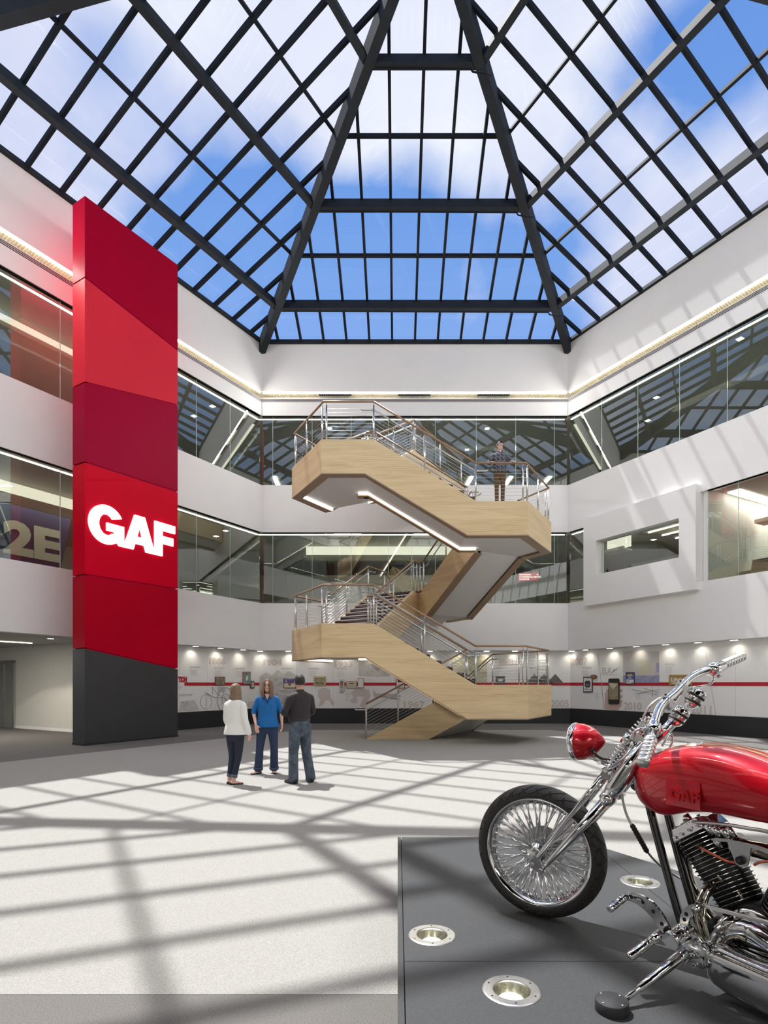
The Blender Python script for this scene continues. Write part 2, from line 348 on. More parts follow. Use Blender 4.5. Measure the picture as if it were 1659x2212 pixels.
downlights('back', [(2.6, 1.4), (9.4, 1.4), (8.8, 3.6)], 12.68, 'square ceiling downlight behind the third floor glass, back side')
downlights('left', [(1.4, 1.3), (1.2, 2.6), (2.2, 3.8), (4.6, 1.0)], 12.68, 'square ceiling downlight behind the third floor glass, left side')
downlights('left', [(.8, 1.2), (.4, 2.2), (1.8, 3.4)], 7.86, 'square ceiling downlight behind the second floor glass, left side')
downlights('right', [(.6, 1.6), (.3, 3.0), (.9, 4.2)], 7.86, 'square ceiling downlight behind the second floor glass, right side')
downlights('right', [(6.3, 1.0), (2.6, 2.0), (1.2, 3.4)], 12.68, 'square ceiling downlight behind the third floor glass, right side')
# ceiling light lines running out from the two back corners of the third floor
for cnr, sg, lab in (('bl', -1, 'slanting ceiling light line at the back left corner, third floor'), ('br', 1, 'slanting ceiling light line at the back right corner, third floor')):
    p = V((Vx[cnr].x + sg*.6, Vx[cnr].y + 1.04, 12.675)); d = V((sg*.5, h3, 0))
    MB().box(p + d*2.9, d*2.9, V((h3, -sg*.5, 0))*.05, (0, 0, .012)).build('ceiling_light', M['warmglow']); tag(C.objects[-1], lab, 'light')
for i, (px, lb) in enumerate(((597, 'leftmost'), (1013, 'second'), (1097, 'third'), (1179, 'rightmost'))):
    x = (px - CX)*30.9/F
    mb = MB(); mb.box((x, 30.9, 12.66), (.10, 0, 0), (-.05, .7, 0), (0, 0, .02)); tag(mb.build('ceiling_light', M['lamp_glow']), 'short ceiling light bar low in the third floor glass, %s of four' % lb, 'light', 'short light bars, third floor')
# darker recesses inside the galleries, second floor back
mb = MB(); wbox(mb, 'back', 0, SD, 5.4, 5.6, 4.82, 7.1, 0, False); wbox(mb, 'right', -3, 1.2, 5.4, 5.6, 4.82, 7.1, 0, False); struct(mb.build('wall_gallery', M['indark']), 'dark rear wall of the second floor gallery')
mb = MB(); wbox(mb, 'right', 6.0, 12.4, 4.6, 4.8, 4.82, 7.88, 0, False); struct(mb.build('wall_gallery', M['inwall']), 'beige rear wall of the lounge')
mb = MB(); wbox(mb, 'right', 5.62, 5.78, .14, 4.6, 4.82, 7.88, 0, False); struct(mb.build('wall_gallery', M['white']), 'white partition beside the large right window')
# ------------------------------------------------ white box window bay on the right wall
mb = MB()
for (a, b, z0, z1) in ((1.02, 5.60, 7.08, 8.03), (1.02, 5.60, 4.66, 5.79), (1.02, 1.62, 5.79, 7.08), (5.02, 5.60, 5.79, 7.08)):
    wbox(mb, 'right', a, b, -.24, .22, z0, z1, 0, False)
o = mb.build('window_bay', M['white']); tag(o, 'white boxed window surround projecting from the right wall at second floor', 'window surround')
NP += 1; r = bpy.data.objects.new('window_%d' % NP, None); C.objects.link(r); r.location = W('right', 3.3, .1, 5.8); struct(r, 'glazing inside the white boxed surround')
for a, b in ((1.62, 2.75), (2.75, 3.9), (3.9, 5.02)):
    mb = MB(); wbox(mb, 'right', a+.008, b-.008, .05, .062, 5.79, 7.08, 0, False); mb.build('pane', M['glass'], r)
mb = MB()
for k in range(5): wbox(mb, 'right', 1.5, 5.4, 1.2+k*.9, 1.26+k*.9, 7.83, 7.86, 0, False)
tag(mb.build('ceiling_light', M['led']), 'rows of thin ceiling lights seen through the boxed window', 'light')
mb = MB(); wbox(mb, 'right', 5.9, 6.3, 1.0, 4.4, 7.84, 7.87, 0, False); tag(mb.build('ceiling_light', M['led']), 'ceiling light line in the lounge behind the large right window', 'light')
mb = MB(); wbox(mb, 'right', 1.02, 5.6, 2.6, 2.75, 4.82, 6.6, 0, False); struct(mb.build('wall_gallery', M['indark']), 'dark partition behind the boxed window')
# lounge sofa behind the large right window
r = thing('lounge_sofa', 'low brown lounge sofa behind the large right window', 'sofa', W('right', 7.2, 1.6, 4.82))
mb = MB(); wbox(mb, 'right', 6.1, 8.6, 1.2, 2.0, 4.85, 5.25, 0, False); mb.build('seat', mat('sofa_fabric', (.13, .075, .055), .8, var=.1), r)
mb = MB(); mb.hull8([W('right',6.1,1.95,5.2),W('right',8.6,1.95,5.2),W('right',8.6,2.2,5.2),W('right',6.1,2.2,5.2),W('right',6.1,2.1,5.75),W('right',8.6,2.1,5.75),W('right',8.6,2.3,5.75),W('right',6.1,2.3,5.75)]); mb.build('backrest', bpy.data.materials['sofa_fabric'], r)
# ------------------------------------------------ skylight: regular hexagonal pyramid
SLOPE = .325; ZE = 15.63; ROW = 1.62; RAF = .925
sky = thing('pyramid_skylight', 'six-sided glazed pyramid roof with dark steel beams over the hall', 'skylight', (HX, HY, ZE))
nS = lambda w: (V((0,0,1)) + WL[w][2]*SLOPE).normalized()
def SP(w, a, s, down=0.0):     # a along the wall from its middle, s horizontal distance inwards, down below the glass
    p = W(w, SD/2 + a, -s, ZE + SLOPE*s); return p - nS(w)*down
def hw(s): return (AP - s) / math.sqrt(3)
def bar(w, a0, s0, a1, s1, wd, dp, top=0.0):
    p, q = SP(w, a0, s0, top + dp/2), SP(w, a1, s1, top + dp/2); d = (q-p).normalized(); n = nS(w); x = d.cross(n).normalized()
    mb = MB(); return mb.box((p+q)/2, (q-p)/2, x*wd/2, n*dp/2)
vis = ('back', 'left', 'right')
hid = MB()
for w in WL:
    for k in range(-6, 7):
        s1 = AP - abs(k)*RAF*math.sqrt(3) - .15
        if s1 > .2: bar(w, k*RAF, -.15, k*RAF, s1, .085, .15, .01).build('rafter', M['steeld'], sky)
    for k in range(1, 7):
        s = k*ROW; h = hw(s)
        if k % 2: bar(w, -h, s, h, s, .17, .36, .12).build('purlin_beam', M['steel'], sky)
        bar(w, -h, s, h, s, .075, .13, .012).build('purlin', M['steeld'], sky)
    bar(w, -SD/2, 0, SD/2, 0, .10, .16, .0).build('eave_frame', M['steel'], sky)
    cuts = [-99] + [k*RAF for k in range(-6, 7)] + [99]; rows = [0] + [k*ROW for k in range(1, 7)] + [AP-.05]
    for i in range(len(rows)-1):
        for j in range(len(cuts)-1):
            a0, a1, s0, s1 = cuts[j], cuts[j+1], rows[i], rows[i+1]
            poly = [(max(a0, -hw(s0)), s0), (min(a1, hw(s0)), s0)] if a0 < hw(s0) and a1 > -hw(s0) else []
            if not poly: continue
            pts = [poly[0], poly[1]]
            # clip the cell by both hips
            def clip(P, f):
                out = []
                for m_ in range(len(P)):
                    A, B = P[m_], P[(m_+1) % len(P)]; fa, fb = f(A), f(B)
                    if fa >= 0: out.append(A)
                    if (fa > 0) != (fb > 0) and fa != fb: t = fa/(fa-fb); out.append((A[0]+(B[0]-A[0])*t, A[1]+(B[1]-A[1])*t))
                return out
            P = [(max(a0, -20), s0), (min(a1, 20), s0), (min(a1, 20), s1), (max(a0, -20), s1)]
            P = clip(P, lambda q: hw(q[1]) - q[0]); P = clip(P, lambda q: hw(q[1]) + q[0]) if P else P
            if len(P) < 3: continue
            ar = abs(sum(P[m_-1][0]*P[m_][1] - P[m_][0]*P[m_-1][1] for m_ in range(len(P))))/2
            if ar < .02: continue
            pl = [SP(w, a, s, .0) for a, s in P]
            if w in vis: MB().prism(pl, nS(w)*.012).build('pane', M['skyglass'], sky)
            else: hid.prism(pl, nS(w)*.012)
tag(hid.build('pane', M['skyglass'], sky), kind='stuff')
for a in ('bl', 'br', 'r', 'fr', 'fl', 'l'):
    p = V((Vx[a].x, Vx[a].y, ZE)); q = V((HX, HY, ZE + SLOPE*AP)); d = (q-p).normalized(); x = d.cross(V((0,0,1))).normalized(); n = x.cross(d)
    MB().box((p - d*.30 + q)/2 - n*.30, (q-p)/2 + d*.15, x*.13, n*.24).build('hip_beam', M['steel'], sky)
    MB().box((p + q)/2 + n*.03, (q-p)/2, x*.10, n*.04).build('hip_cap', M['steeld'], sky)
MB().lathe((HX, HY, ZE+SLOPE*AP-.55), (0,0,1), [(0, .35), (.6, .35), (.65, .05)], 6, sm=False).build('apex_hub', M['steel'], sky)
for w in WL:      # eave upstand
    mb = MB(); wbox(mb, w, 0, SD, .0, .3, EAVE, ZE-.02); mb.build('eave_upstand', M['steel'], sky)
# sprinkler pipe clipped under the beams beside the right hip
for w, s in (('back', ROW), ('back', ROW*3), ('back', ROW*5)):
    MB().tube([SP(w, -hw(s)+.3, s, .55), SP(w, hw(s)-.35, s, .60), SP(w, hw(s)-.30, s, .72), SP(w, hw(s)-.05, s, .80), SP(w, hw(s)+.20, s-.1, .66)], .022, 6).build('sprinkler_pipe', M['steeld'], sky)
# ------------------------------------------------ red column
pc, pr_ = V((-8.23, 14.92, 0)), V((-6.81, 17.56, 0)); pl_ = V((-8.71, 15.20, 0))
pb = pl_ + (pr_ - pc)
ang = (pr_ - pc).normalized()
col = thing('sign_column', 'tall red panelled column with black base and white lettering', 'column', ((pc+pb)/2).to_tuple())
def zz(p, z): return V((p.x, p.y, z))
lv_c = [0, 2.57, 4.51, 7.47, 9.57, 12.33, 14.47]; lv_r = [0, 2.10, 4.57, 7.57, 10.27, 11.96, 14.60]
# heights at the other corners: constant along the side
cen = (pc + pb) / 2
for i in range(6):
    g0 = 0 if i == 0 else .018; g1 = .018 if i < 5 else 0
    m = [M['charcoal'], M['red'][4], M['red'][3], M['red'][2], M['red'][1], M['red'][0]][i]
    a0, a1, b0, b1 = lv_c[i]+g0, lv_c[i+1]-g1, lv_r[i]+g0, lv_r[i+1]-g1
    MB().hull8([zz(pl_, a0), zz(pc, a0), zz(pr_, b0), zz(pb, b0), zz(pl_, a1), zz(pc, a1), zz(pr_, b1), zz(pb, b1)]).build('cladding_panel', m, col)
ins = lambda p: p.lerp(cen, .05)
MB().hull8([zz(ins(pl_), .1), zz(ins(pc), .1), zz(ins(pr_), .1), zz(ins(pb), .1), zz(ins(pl_), 14.2), zz(ins(pc), 14.2), zz(ins(pr_), 14.2), zz(ins(pb), 14.2)]).build('core', M['red'][2], col)
MB().hull8([zz(p + (p-cen)*.012, 0) for p in (pl_, pc, pr_, pb)] + [zz(p + (p-cen)*.012, .05) for p in (pl_, pc, pr_, pb)]).build('base_plate', M['black'], col)
# bold letters G A F as polygons in a unit box; outlines with x to the right and y up
def arc(cx, cy, rx, ry, a0, a1, n): return [(cx + rx*math.cos(math.radians(a0+(a1-a0)*i/n)), cy + ry*math.sin(math.radians(a0+(a1-a0)*i/n))) for i in range(n+1)]
LG_out = arc(.50, .50, .50, .53, 33, 318, 26)
G_poly = LG_out + [(.86, -.0), (1.0, .0), (1.0, .56), (.52, .56), (.52, .34), (.70, .34)] + arc(.50, .50, .235, .29, 312, 48, 20)
A_poly = [[(0, 0), (.30, 0), (.36, .19), (.64, .19), (.70, 0), (1, 0), (.66, 1), (.34, 1)], [(.42, .39), (.58, .39), (.50, .70)]]
F_poly = [(0, 0), (.33, 0), (.33, .38), (.86, .38), (.86, .62), (.33, .62), (.33, .76), (.95, .76), (.95, 1), (0, 1)]
def letters(o, ux, uy, nrm, off, scale, m, parent, name='letter', over=0.0):
    # o: lower left corner, ux/uy: unit vectors, scale (w,h)
    w, h = scale; x = 0
    defs = [('G', .40), ('A', .40), ('F', .29)]
    for ch, wd in defs:
        def P(q): return o + ux*((x + q[0]*wd)*w) + uy*(q[1]*h) + nrm*off[0]
        mb = MB(); th = nrm*(off[1]-off[0])
        def strip_poly(pairs):
            for i in range(len(pairs)-1):
                a, b = pairs[i]; c, d = pairs[i+1]
                mb.prism([P(a), P(b), P(d), P(c)], th)
        if ch == 'G':
            oa = arc(.50, .50, .50, .53, 30, 322, 26); ia = arc(.50, .50, .22, .28, 42, 312, 26)
            strip_poly(list(zip(oa, ia)))
            mb.prism([P(q) for q in [(.50, .56), (.50, .35), (.72, .35), (.72, .16), (.86, 0), (1.0, 0), (1.0, .56)]], th)
        elif ch == 'A':
            o_, i_ = A_poly
            mb.prism([P(q) for q in [(0, 0), (.30, 0), (.42, .39), (.50, .70), (.50, 1), (.34, 1)]], th)
            mb.prism([P(q) for q in [(1, 0), (.70, 0), (.58, .39), (.50, .70), (.50, 1), (.66, 1)]], th)
            mb.prism([P(q) for q in [(.355, .18), (.645, .18), (.58, .39), (.42, .39)]], th)
        else:
            mb.prism([P(q) for q in [(0, 0), (.36, 0), (.36, 1), (0, 1)]], th); mb.prism([P(q) for q in [(.3, .38), (.88, .38), (.88, .61), (.3, .61)]], th); mb.prism([P(q) for q in [(.3, .77), (.97, .77), (.97, 1), (.3, 1)]], th)
        mb.build(name, m, parent); x += wd - over + .015
nf = V((ang.y, -ang.x, 0))     # front of the long face
def onface(u, z): return pc + ang*u + V((0, 0, z))
letters(onface(.08, 5.46), ang, V((0, 0, 1)), nf, (.0, .05), (2.60, 1.0), M['sign'], col, over=.02)
# ------------------------------------------------ text helper
def text(s, p, ux, uy, size, m, name='lettering', parent=None, bold=0.0, ext=.002, align='LEFT', sx=1.0, fit=None):
    cu = bpy.data.curves.new(name, 'FONT'); cu.body = s; cu.size = size; cu.extrude = ext; cu.offset = bold; cu.align_x = align; cu.resolution_u = 3
    t = bpy.data.objects.new(name, cu); me = bpy.data.meshes.new_from_object(t); bpy.data.objects.remove(t); bpy.data.curves.remove(cu)
    me.name = name; me.materials.clear(); me.materials.append(m)
    xs = [v.co.x for v in me.vertices] or [0, 1]
    if fit: sx = fit / max(1e-4, max(xs) - min(xs))
    ux, uy = V(ux).normalized(), V(uy).normalized(); n = ux.cross(uy)
    me.transform(Matrix(((ux.x*sx, uy.x, n.x, p[0]), (ux.y*sx, uy.y, n.y, p[1]), (ux.z*sx, uy.z, n.z, p[2]), (0, 0, 0, 1))))
    o = bpy.data.objects.new(name, me); C.objects.link(o)
    if parent: setp(o, parent)
    return o
# ------------------------------------------------ staircase on a triangular plan
YF, SWID = 14.82, 1.97
YI = YF + SWID
LV = [0, 1.60, 3.21, 4.81, 6.41, 8.02, 9.62]
PH = .88                       # height of the timber fascia
TH = .13
RT = .27
IR, IL = V((2.27, YI, 0)), V((-.85, YI, 0))
uE = V((-1, 0, 0)); uC = V((.5, h3, 0)); uD = V((.5, -h3, 0))      # climbing directions: front, left-back, back-right
nE, nC, nD = V((0, -1, 0)), V((-h3, .5, 0)), V((h3, .5, 0))        # outward sides
IA = IL + uC*3.12
G0, RUN, KS = .22, 2.68, .23
stair = thing('staircase', 'pale oak staircase with steel cable rails zigzagging up between white soffits', 'staircase', (HX, 17.5, 0))
def Z(p, z): return V((p[0], p[1], z))
def lerp(a, b, t): return a + (b-a)*t
def fascia(p, q, z, name='fascia_panel', inn=None):     # landing fascia between plan points, inn = inward normal
    inn = V(inn)
    MB().prism([Z(p, z-PH), Z(q, z-PH), Z(q, z-.0), Z(p, z-.0)], inn*TH, 0).build(name, M['wood'], stair)
    MB().prism([Z(p, z-PH-.026), Z(q, z-PH-.026), Z(q, z-PH), Z(p, z-PH)], inn*RT, 0).build('rim', M['rim'], stair)
def flight(start, u, n, z0, z1, top_in=True):
    # start: inner plan point where the flight begins (low end)
    a, b = start, start + u*RUN; rise = z1-z0
    for side, off in ((n, SWID), (-n, 0)):
        p, q = a + n*off, b + n*off
        inn = -n if off else n
        MB().prism([Z(p+u*KS, z0-PH), Z(q+u*KS, z1-PH), Z(q, z1), Z(p, z0)], inn*TH).build('stringer', M['wood'], stair)
        MB().prism([Z(p+u*KS, z0-PH-.03), Z(q+u*KS, z1-PH-.03), Z(q+u*KS, z1-PH), Z(p+u*KS, z0-PH)], inn*RT).build('rim', M['rim'], stair)
    i0, i1 = n*TH, n*(SWID-TH)
    k = u*KS
    i0s, i1s = n*RT, n*(SWID-RT)
    MB().hull8([Z(a+i0s+k, z0-PH+.05), Z(a+i1s+k, z0-PH+.05), Z(b+i1s+k, z1-PH+.05), Z(b+i0s+k, z1-PH+.05)] + [Z(a+i0s+k, z0-PH+.09), Z(a+i1s+k, z0-PH+.09), Z(b+i1s+k, z1-PH+.09), Z(b+i0s+k, z1-PH+.09)]).build('soffit', M['soffit'], stair)
    # light strip along the inner rim
    if u is not uD: MB().hull8([Z(a+n*(RT+.0)+k, z0-PH+.005), Z(a+n*(RT+.05)+k, z0-PH+.005), Z(b+n*(RT+.05)+k, z1-PH+.005), Z(b+n*(RT+.0)+k, z1-PH+.005)] + [Z(a+n*RT+k, z0-PH+.045), Z(a+n*(RT+.05)+k, z0-PH+.045), Z(b+n*(RT+.05)+k, z1-PH+.045), Z(b+n*RT+k, z1-PH+.045)]).build('light_strip', M['led'], stair)
    steps(lambda t: a + u*(RUN*t) + i0, lambda t: a + u*(RUN*t) + i1, u, z0, z1)
def steps(L, R, u, z0, z1, n=10):
    r = (z1-z0)/n
    for i in range(n-1):
        t0, t1 = (i+.0)/n*1.0, (i+1.0)/n; z = z0 + r*(i+1)
        t0 = i/(n-1) - .0; t1 = (i+1)/(n-1)
        p, q, p2, q2 = L(t0), R(t0), L(t1), R(t1)
        mb = MB(); mb.hull8([Z(p, z-r-.03), Z(q, z-r-.03), Z(q2, z-r-.03), Z(p2, z-r-.03), Z(p, z), Z(q, z), Z(q2, z), Z(p2, z)], 0)
        e = -u*.012
        mb.hull8([Z(p+e, z-.03), Z(q+e, z-.03), Z(q+u*.03, z-.03), Z(p+u*.03, z-.03), Z(p+e, z+.003), Z(q+e, z+.003), Z(q+u*.03, z+.003), Z(p+u*.03, z+.003)], 1)
        mb.build('step', [M['tread'], M['nosing']], stair)
XR, XL = 3.41, -1.99
E0, E1 = IR.x - G0, IR.x - G0 - RUN        # 2.05, -.63
RV, LVx = V((4.55, YI, 0)), V((-3.13, YI, 0))
def led(p, q, z, w=.05):
    d = (q-p).normalized(); x = d.cross(V((0,0,1)))*w/2
    MB().box(Z((p+q)/2, z-PH+.02), (q-p)/2, x, (0, 0, .02)).build('light_strip', M['led'], stair)
def slab(poly, z):
    MB().prism([Z(p, z-.06) for p in poly], (0, 0, .055)).build('landing_floor', M['tread'], stair)
def soff(poly, z):
    MB().prism([Z(p, z-PH+.05) for p in poly], (0, 0, .04)).build('soffit', M['soffit'], stair)
def inset_poly(poly, d):
    n = len(poly); c = sum((p for p in poly), V((0,0,0)))/n; out = []
    for i in range(n):
        a, b, c2 = poly[i-1], poly[i], poly[(i+1) % n]
        e1, e2 = (b-a).normalized(), (c2-b).normalized(); n1, n2 = V((-e1.y, e1.x, 0)), V((-e2.y, e2.x, 0))
        if n1.dot(c-b) < 0 and n2.dot(c-b) < 0: n1, n2 = -n1, -n2
        m = (n1+n2); m = m/max(.3, (1+n1.dot(n2))); out.append(b + m*d)
    return out
nRV = V((-h3, .5, 0))          # inward normal of edge front-right -> right vertex
def right_landing(z, upper):
    fascia(V((E0, YF, 0)), V((XR, YF, 0)), z, inn=(0, 1, 0)) if False else None
    # front panel with the slanted mitre towards flight
    MB().prism([Z((E0-KS, YF), z-PH), Z((XR, YF), z-PH), Z((XR, YF), z), Z((E0, YF), z)], (0, TH, 0)).build('fascia_panel', M['wood'], stair)
    MB().prism([Z((E0-KS, YF), z-PH-.03), Z((XR, YF), z-PH-.03), Z((XR, YF), z-PH), Z((E0-KS, YF), z-PH)], (0, RT, 0)).build('rim', M['rim'], stair)
    fascia(V((XR, YF, 0)), RV, z, inn=(-h3, .5, 0))
    if upper:
        OD = IR + nD*SWID; sD = -uD*G0      # flight D arrives from the back
        e = -uD*(G0-KS)
        MB().prism([Z(RV, z-PH), Z(OD+e, z-PH), Z(OD+sD, z), Z(RV, z)], -nD*TH).build('fascia_panel', M['wood'], stair)
        MB().prism([Z(RV, z-PH-.022), Z(OD+e, z-PH-.022), Z(OD+e, z-PH), Z(RV, z-PH)], -nD*RT).build('rim', M['rim'], stair)
        poly = [V((E0, YF+.02, 0)), V((XR-.02, YF+.02, 0)), RV+V((-.03, 0, 0)), OD+sD-nD*.02, IR+sD, IR, V((E0, YI, 0))]
        slab(poly, z)
        sp = [V((E0-KS, YF+RT, 0)), V((XR-.155, YF+RT, 0)), RV+V((-.31, 0, 0)), OD+e-nD*RT, IR+e, IR, V((E0-KS, YI-RT, 0))]
        soff(sp, z)
    else:
        BR = V((XR, YI+SWID, 0))
        FT = V((3.22, 18.9, 0))
        nb = V((-(FT-RV).y, (FT-RV).x, 0)).normalized(); nb = nb if nb.dot(IR-RV) > 0 else -nb
        fascia(RV, FT, z, inn=nb)
        slab([V((E0, YF+.02, 0)), V((XR-.02, YF+.02, 0)), RV+V((-.03, 0, 0)), FT, IR, V((E0, YI, 0))], z)
        soff([V((E0-KS, YF+RT, 0)), V((XR-.155, YF+RT, 0)), RV+V((-.31, 0, 0)), FT+V((-.1, -.2, 0)), IR, V((E0-KS, YI-RT, 0))], z)
    led(V((E0-KS, YI-RT-.03, 0)), V((IR.x, YI-RT-.03, 0)), z)
    MB().prism([Z((E0-KS, YI-RT), z-PH-.018), Z((IR.x, YI-RT), z-PH-.018), Z((IR.x, YI-RT), z-PH), Z((E0-KS, YI-RT), z-PH)], (0, RT, 0)).build('rim', M['rim'], stair)
    MB().prism([Z((E0-KS, YI-TH), z-PH-.03), Z((IR.x, YI-TH), z-PH-.03), Z((IR.x, YI-TH), z), Z((E0, YI-TH), z)], (0, TH, 0)).build('fascia_panel', M['wood'], stair)
def left_landing(z):
    MB().prism([Z((XL, YF), z-PH), Z((E1-KS, YF), z-PH), Z((E1, YF), z), Z((XL, YF), z)], (0, TH, 0)).build('fascia_panel', M['wood'], stair)
    MB().prism([Z((XL, YF), z-PH-.03), Z((E1-KS, YF), z-PH-.03), Z((E1-KS, YF), z-PH), Z((XL, YF), z-PH)], (0, RT, 0)).build('rim', M['rim'], stair)
    fascia(V((XL, YF, 0)), LVx, z, inn=(h3, .5, 0))
    OC = IL + nC*SWID; s0 = uC*G0; e = uC*(G0+KS)
    MB().prism([Z(LVx, z-PH), Z(OC+e, z-PH), Z(OC+s0, z), Z(LVx, z)], -nC*TH).build('fascia_panel', M['wood'], stair)
    MB().prism([Z(LVx, z-PH-.022), Z(OC+e, z-PH-.022), Z(OC+e, z-PH), Z(LVx, z-PH)], -nC*RT).build('rim', M['rim'], stair)
    led(LVx + V((.34, .0, 0)), OC+e-nC*(RT+.03), z)
    slab([V((XL+.02, YF+.02, 0)), V((E1, YF+.02, 0)), V((E1, YI, 0)), IL, IL+s0, OC+s0+nC*-.02, LVx+V((.03, 0, 0))], z)
    soff([V((XL+.155, YF+RT, 0)), V((E1-KS, YF+RT, 0)), V((E1-KS, YI-RT, 0)), IL+V((0, 0, 0)), IL+e, OC+e-nC*RT, LVx+V((.31, 0, 0))], z)
    MB().prism([Z((E1-KS, YI-TH), z-PH-.03), Z((IL.x-.15, YI-TH), z-PH-.03), Z((IL.x-.15, YI-TH), z), Z((E1, YI-TH), z)], (0, TH, 0)).build('fascia_panel', M['wood'], stair)
    led(V((E1-KS, YI-RT-.03, 0)), V((E1-KS-.28, YI-RT-.03, 0)), z)
    MB().prism([Z((E1-KS, YI-RT), z-PH-.03), Z((E1-KS-.32, YI-RT), z-PH-.03), Z((E1-KS-.32, YI-RT), z-PH), Z((E1-KS, YI-RT), z-PH)], (0, RT, 0)).build('rim', M['rim'], stair)
OA1, OA2 = IA + nC*SWID, IA + nD*SWID
def bridge(z):
    q0, q1 = IA - uC*G0, OA1 - uC*G0; tt = lambda p: p + uC*((23.05 - p.y)/h3)
    e0, e1 = tt(q0), tt(q1)
    slab([q0, e0, e1, q1], z)
    k = uC*KS
    MB().prism([Z(q0 + k + nC*RT, z-PH+.05), Z(e0 + nC*RT, z-PH+.05), Z(e1 - nC*RT, z-PH+.05), Z(q1 + k - nC*RT, z-PH+.05)], (0, 0, .04)).build('soffit', M['soffit'], stair)
    for p, e, n in ((q0, e0, nC), (q1, e1, -nC)):
        MB().prism([Z(p + k, z-PH), Z(e, z-PH), Z(e, z), Z(p, z)], n*TH).build('fascia_panel', M['wood'], stair)
        MB().prism([Z(p + k, z-PH-.02), Z(e, z-PH-.02), Z(e, z-PH), Z(p + k, z-PH)], n*RT).build('rim', M['rim'], stair)
def back_landing(z, door):
    # from the apex towards the back wall, with the bridge
    eC, eD = -uC*(G0-KS), uD*(G0+KS)
    sC, sD = -uC*G0, uD*G0
    A_, B_ = OA1, OA2
    A2, B2 = OA1 + uC*1.0, OA2 - uD*1.0
    poly = [IA+sC, IA, IA+sD, B_+sD, B2, V((B2.x-.1, 23.05, 0)), V((A2.x+.1, 23.05, 0)), A2, A_+sC]
    slab(poly, z)
    soff([IA+eC, IA, IA+eD, B_+eD-nD*TH, B2-V((.13, 0, 0)), V((B2.x-.2, 23.05, 0)), V((A2.x+.2, 23.05, 0)), A2+V((.13, 0, 0)), A_+eC-nC*TH], z)
    MB().prism([Z(B_+eD, z-PH), Z(B2, z-PH), Z(B2, z), Z(B_+sD, z)], -nD*TH).build('fascia_panel', M['wood'], stair)
    MB().prism([Z(A_+eC, z-PH), Z(A2, z-PH), Z(A2, z), Z(A_+sC, z)], -nC*TH).build('fascia_panel', M['wood'], stair)
    for q, sg in ((B2, -1), (A2, 1)):
        MB().prism([Z(q, z-PH+.35), Z((q.x-.1 if sg < 0 else q.x+.1, 23.05), z-PH+.35), Z((q.x-.1 if sg < 0 else q.x+.1, 23.05), z), Z(q, z)], (sg*TH, 0, 0)).build('fascia_panel', M['wood'], stair)
    MB().prism([Z(IA+eC, z-PH), Z(IA, z-PH), Z(IA, z), Z(IA+sC, z)], nC*TH).build('fascia_panel', M['wood'], stair)
    MB().prism([Z(IA+eD, z-PH), Z(IA, z-PH), Z(IA, z), Z(IA+sD, z)], nD*TH).build('fascia_panel', M['wood'], stair)
# lowest, flaring flight
NT, FT = V((IR.x-.25, YI-.12, 0)), V((3.22, 18.9, 0))
dn1, dn2 = V((-1, -.0, 0)), V((-.5, h3, 0)); RA = 2.95
def bottom_flight():
    z1 = LV[1]; sl = z1/RA; cut = 1.0
    for (T, d, inn) in ((NT, dn1, V((0, 1, 0))), (FT, dn2, V((-h3, -.5, 0)))):
        foot = T + d*RA; bc = T + d*(RA - cut/sl)
        MB().prism([Z(foot, 0), Z(bc, 0), Z(T, z1-cut), Z(T, z1)], inn*TH).build('stringer', M['wood'], stair)
        MB().prism([Z(bc, -.004), Z(T, z1-cut-.004), Z(T, z1-cut), Z(bc, 0)], inn*RT).build('rim', M['rim'], stair)
    b1, b2 = NT + dn1*(RA-cut/sl) + V((0, TH, 0)), FT + dn2*(RA-cut/sl) + V((-h3*TH, -.5*TH, 0))
    MB().hull8([Z(b1, 0), Z(b2, 0), Z(FT, z1-cut), Z(NT, z1-cut), Z(b1, .04), Z(b2, .04), Z(FT, z1-cut+.04), Z(NT, z1-cut+.04)]).build('soffit', M['soffit'], stair)
    u = V((h3, -.5, 0))
    steps(lambda t: NT + dn1*RA*.90*(1-t) + V((0, TH, 0)), lambda t: FT + dn2*RA*.90*(1-t) + V((-h3*TH, -.5*TH, 0)), u, 0, z1)
bottom_flight()
right_landing(LV[1], False); right_landing(LV[4], True)
for k in (1, 4): flight(V((E0, YI, 0)), uE, nE, LV[k], LV[k+1])
for k in (2, 5): left_landing(LV[k]); flight(IL + uC*G0, uC, nC, LV[k], LV[k+1])
flight(IA + uD*G0, uD, nD, LV[3], LV[4])
back_landing(LV[3], True); bridge(LV[6])
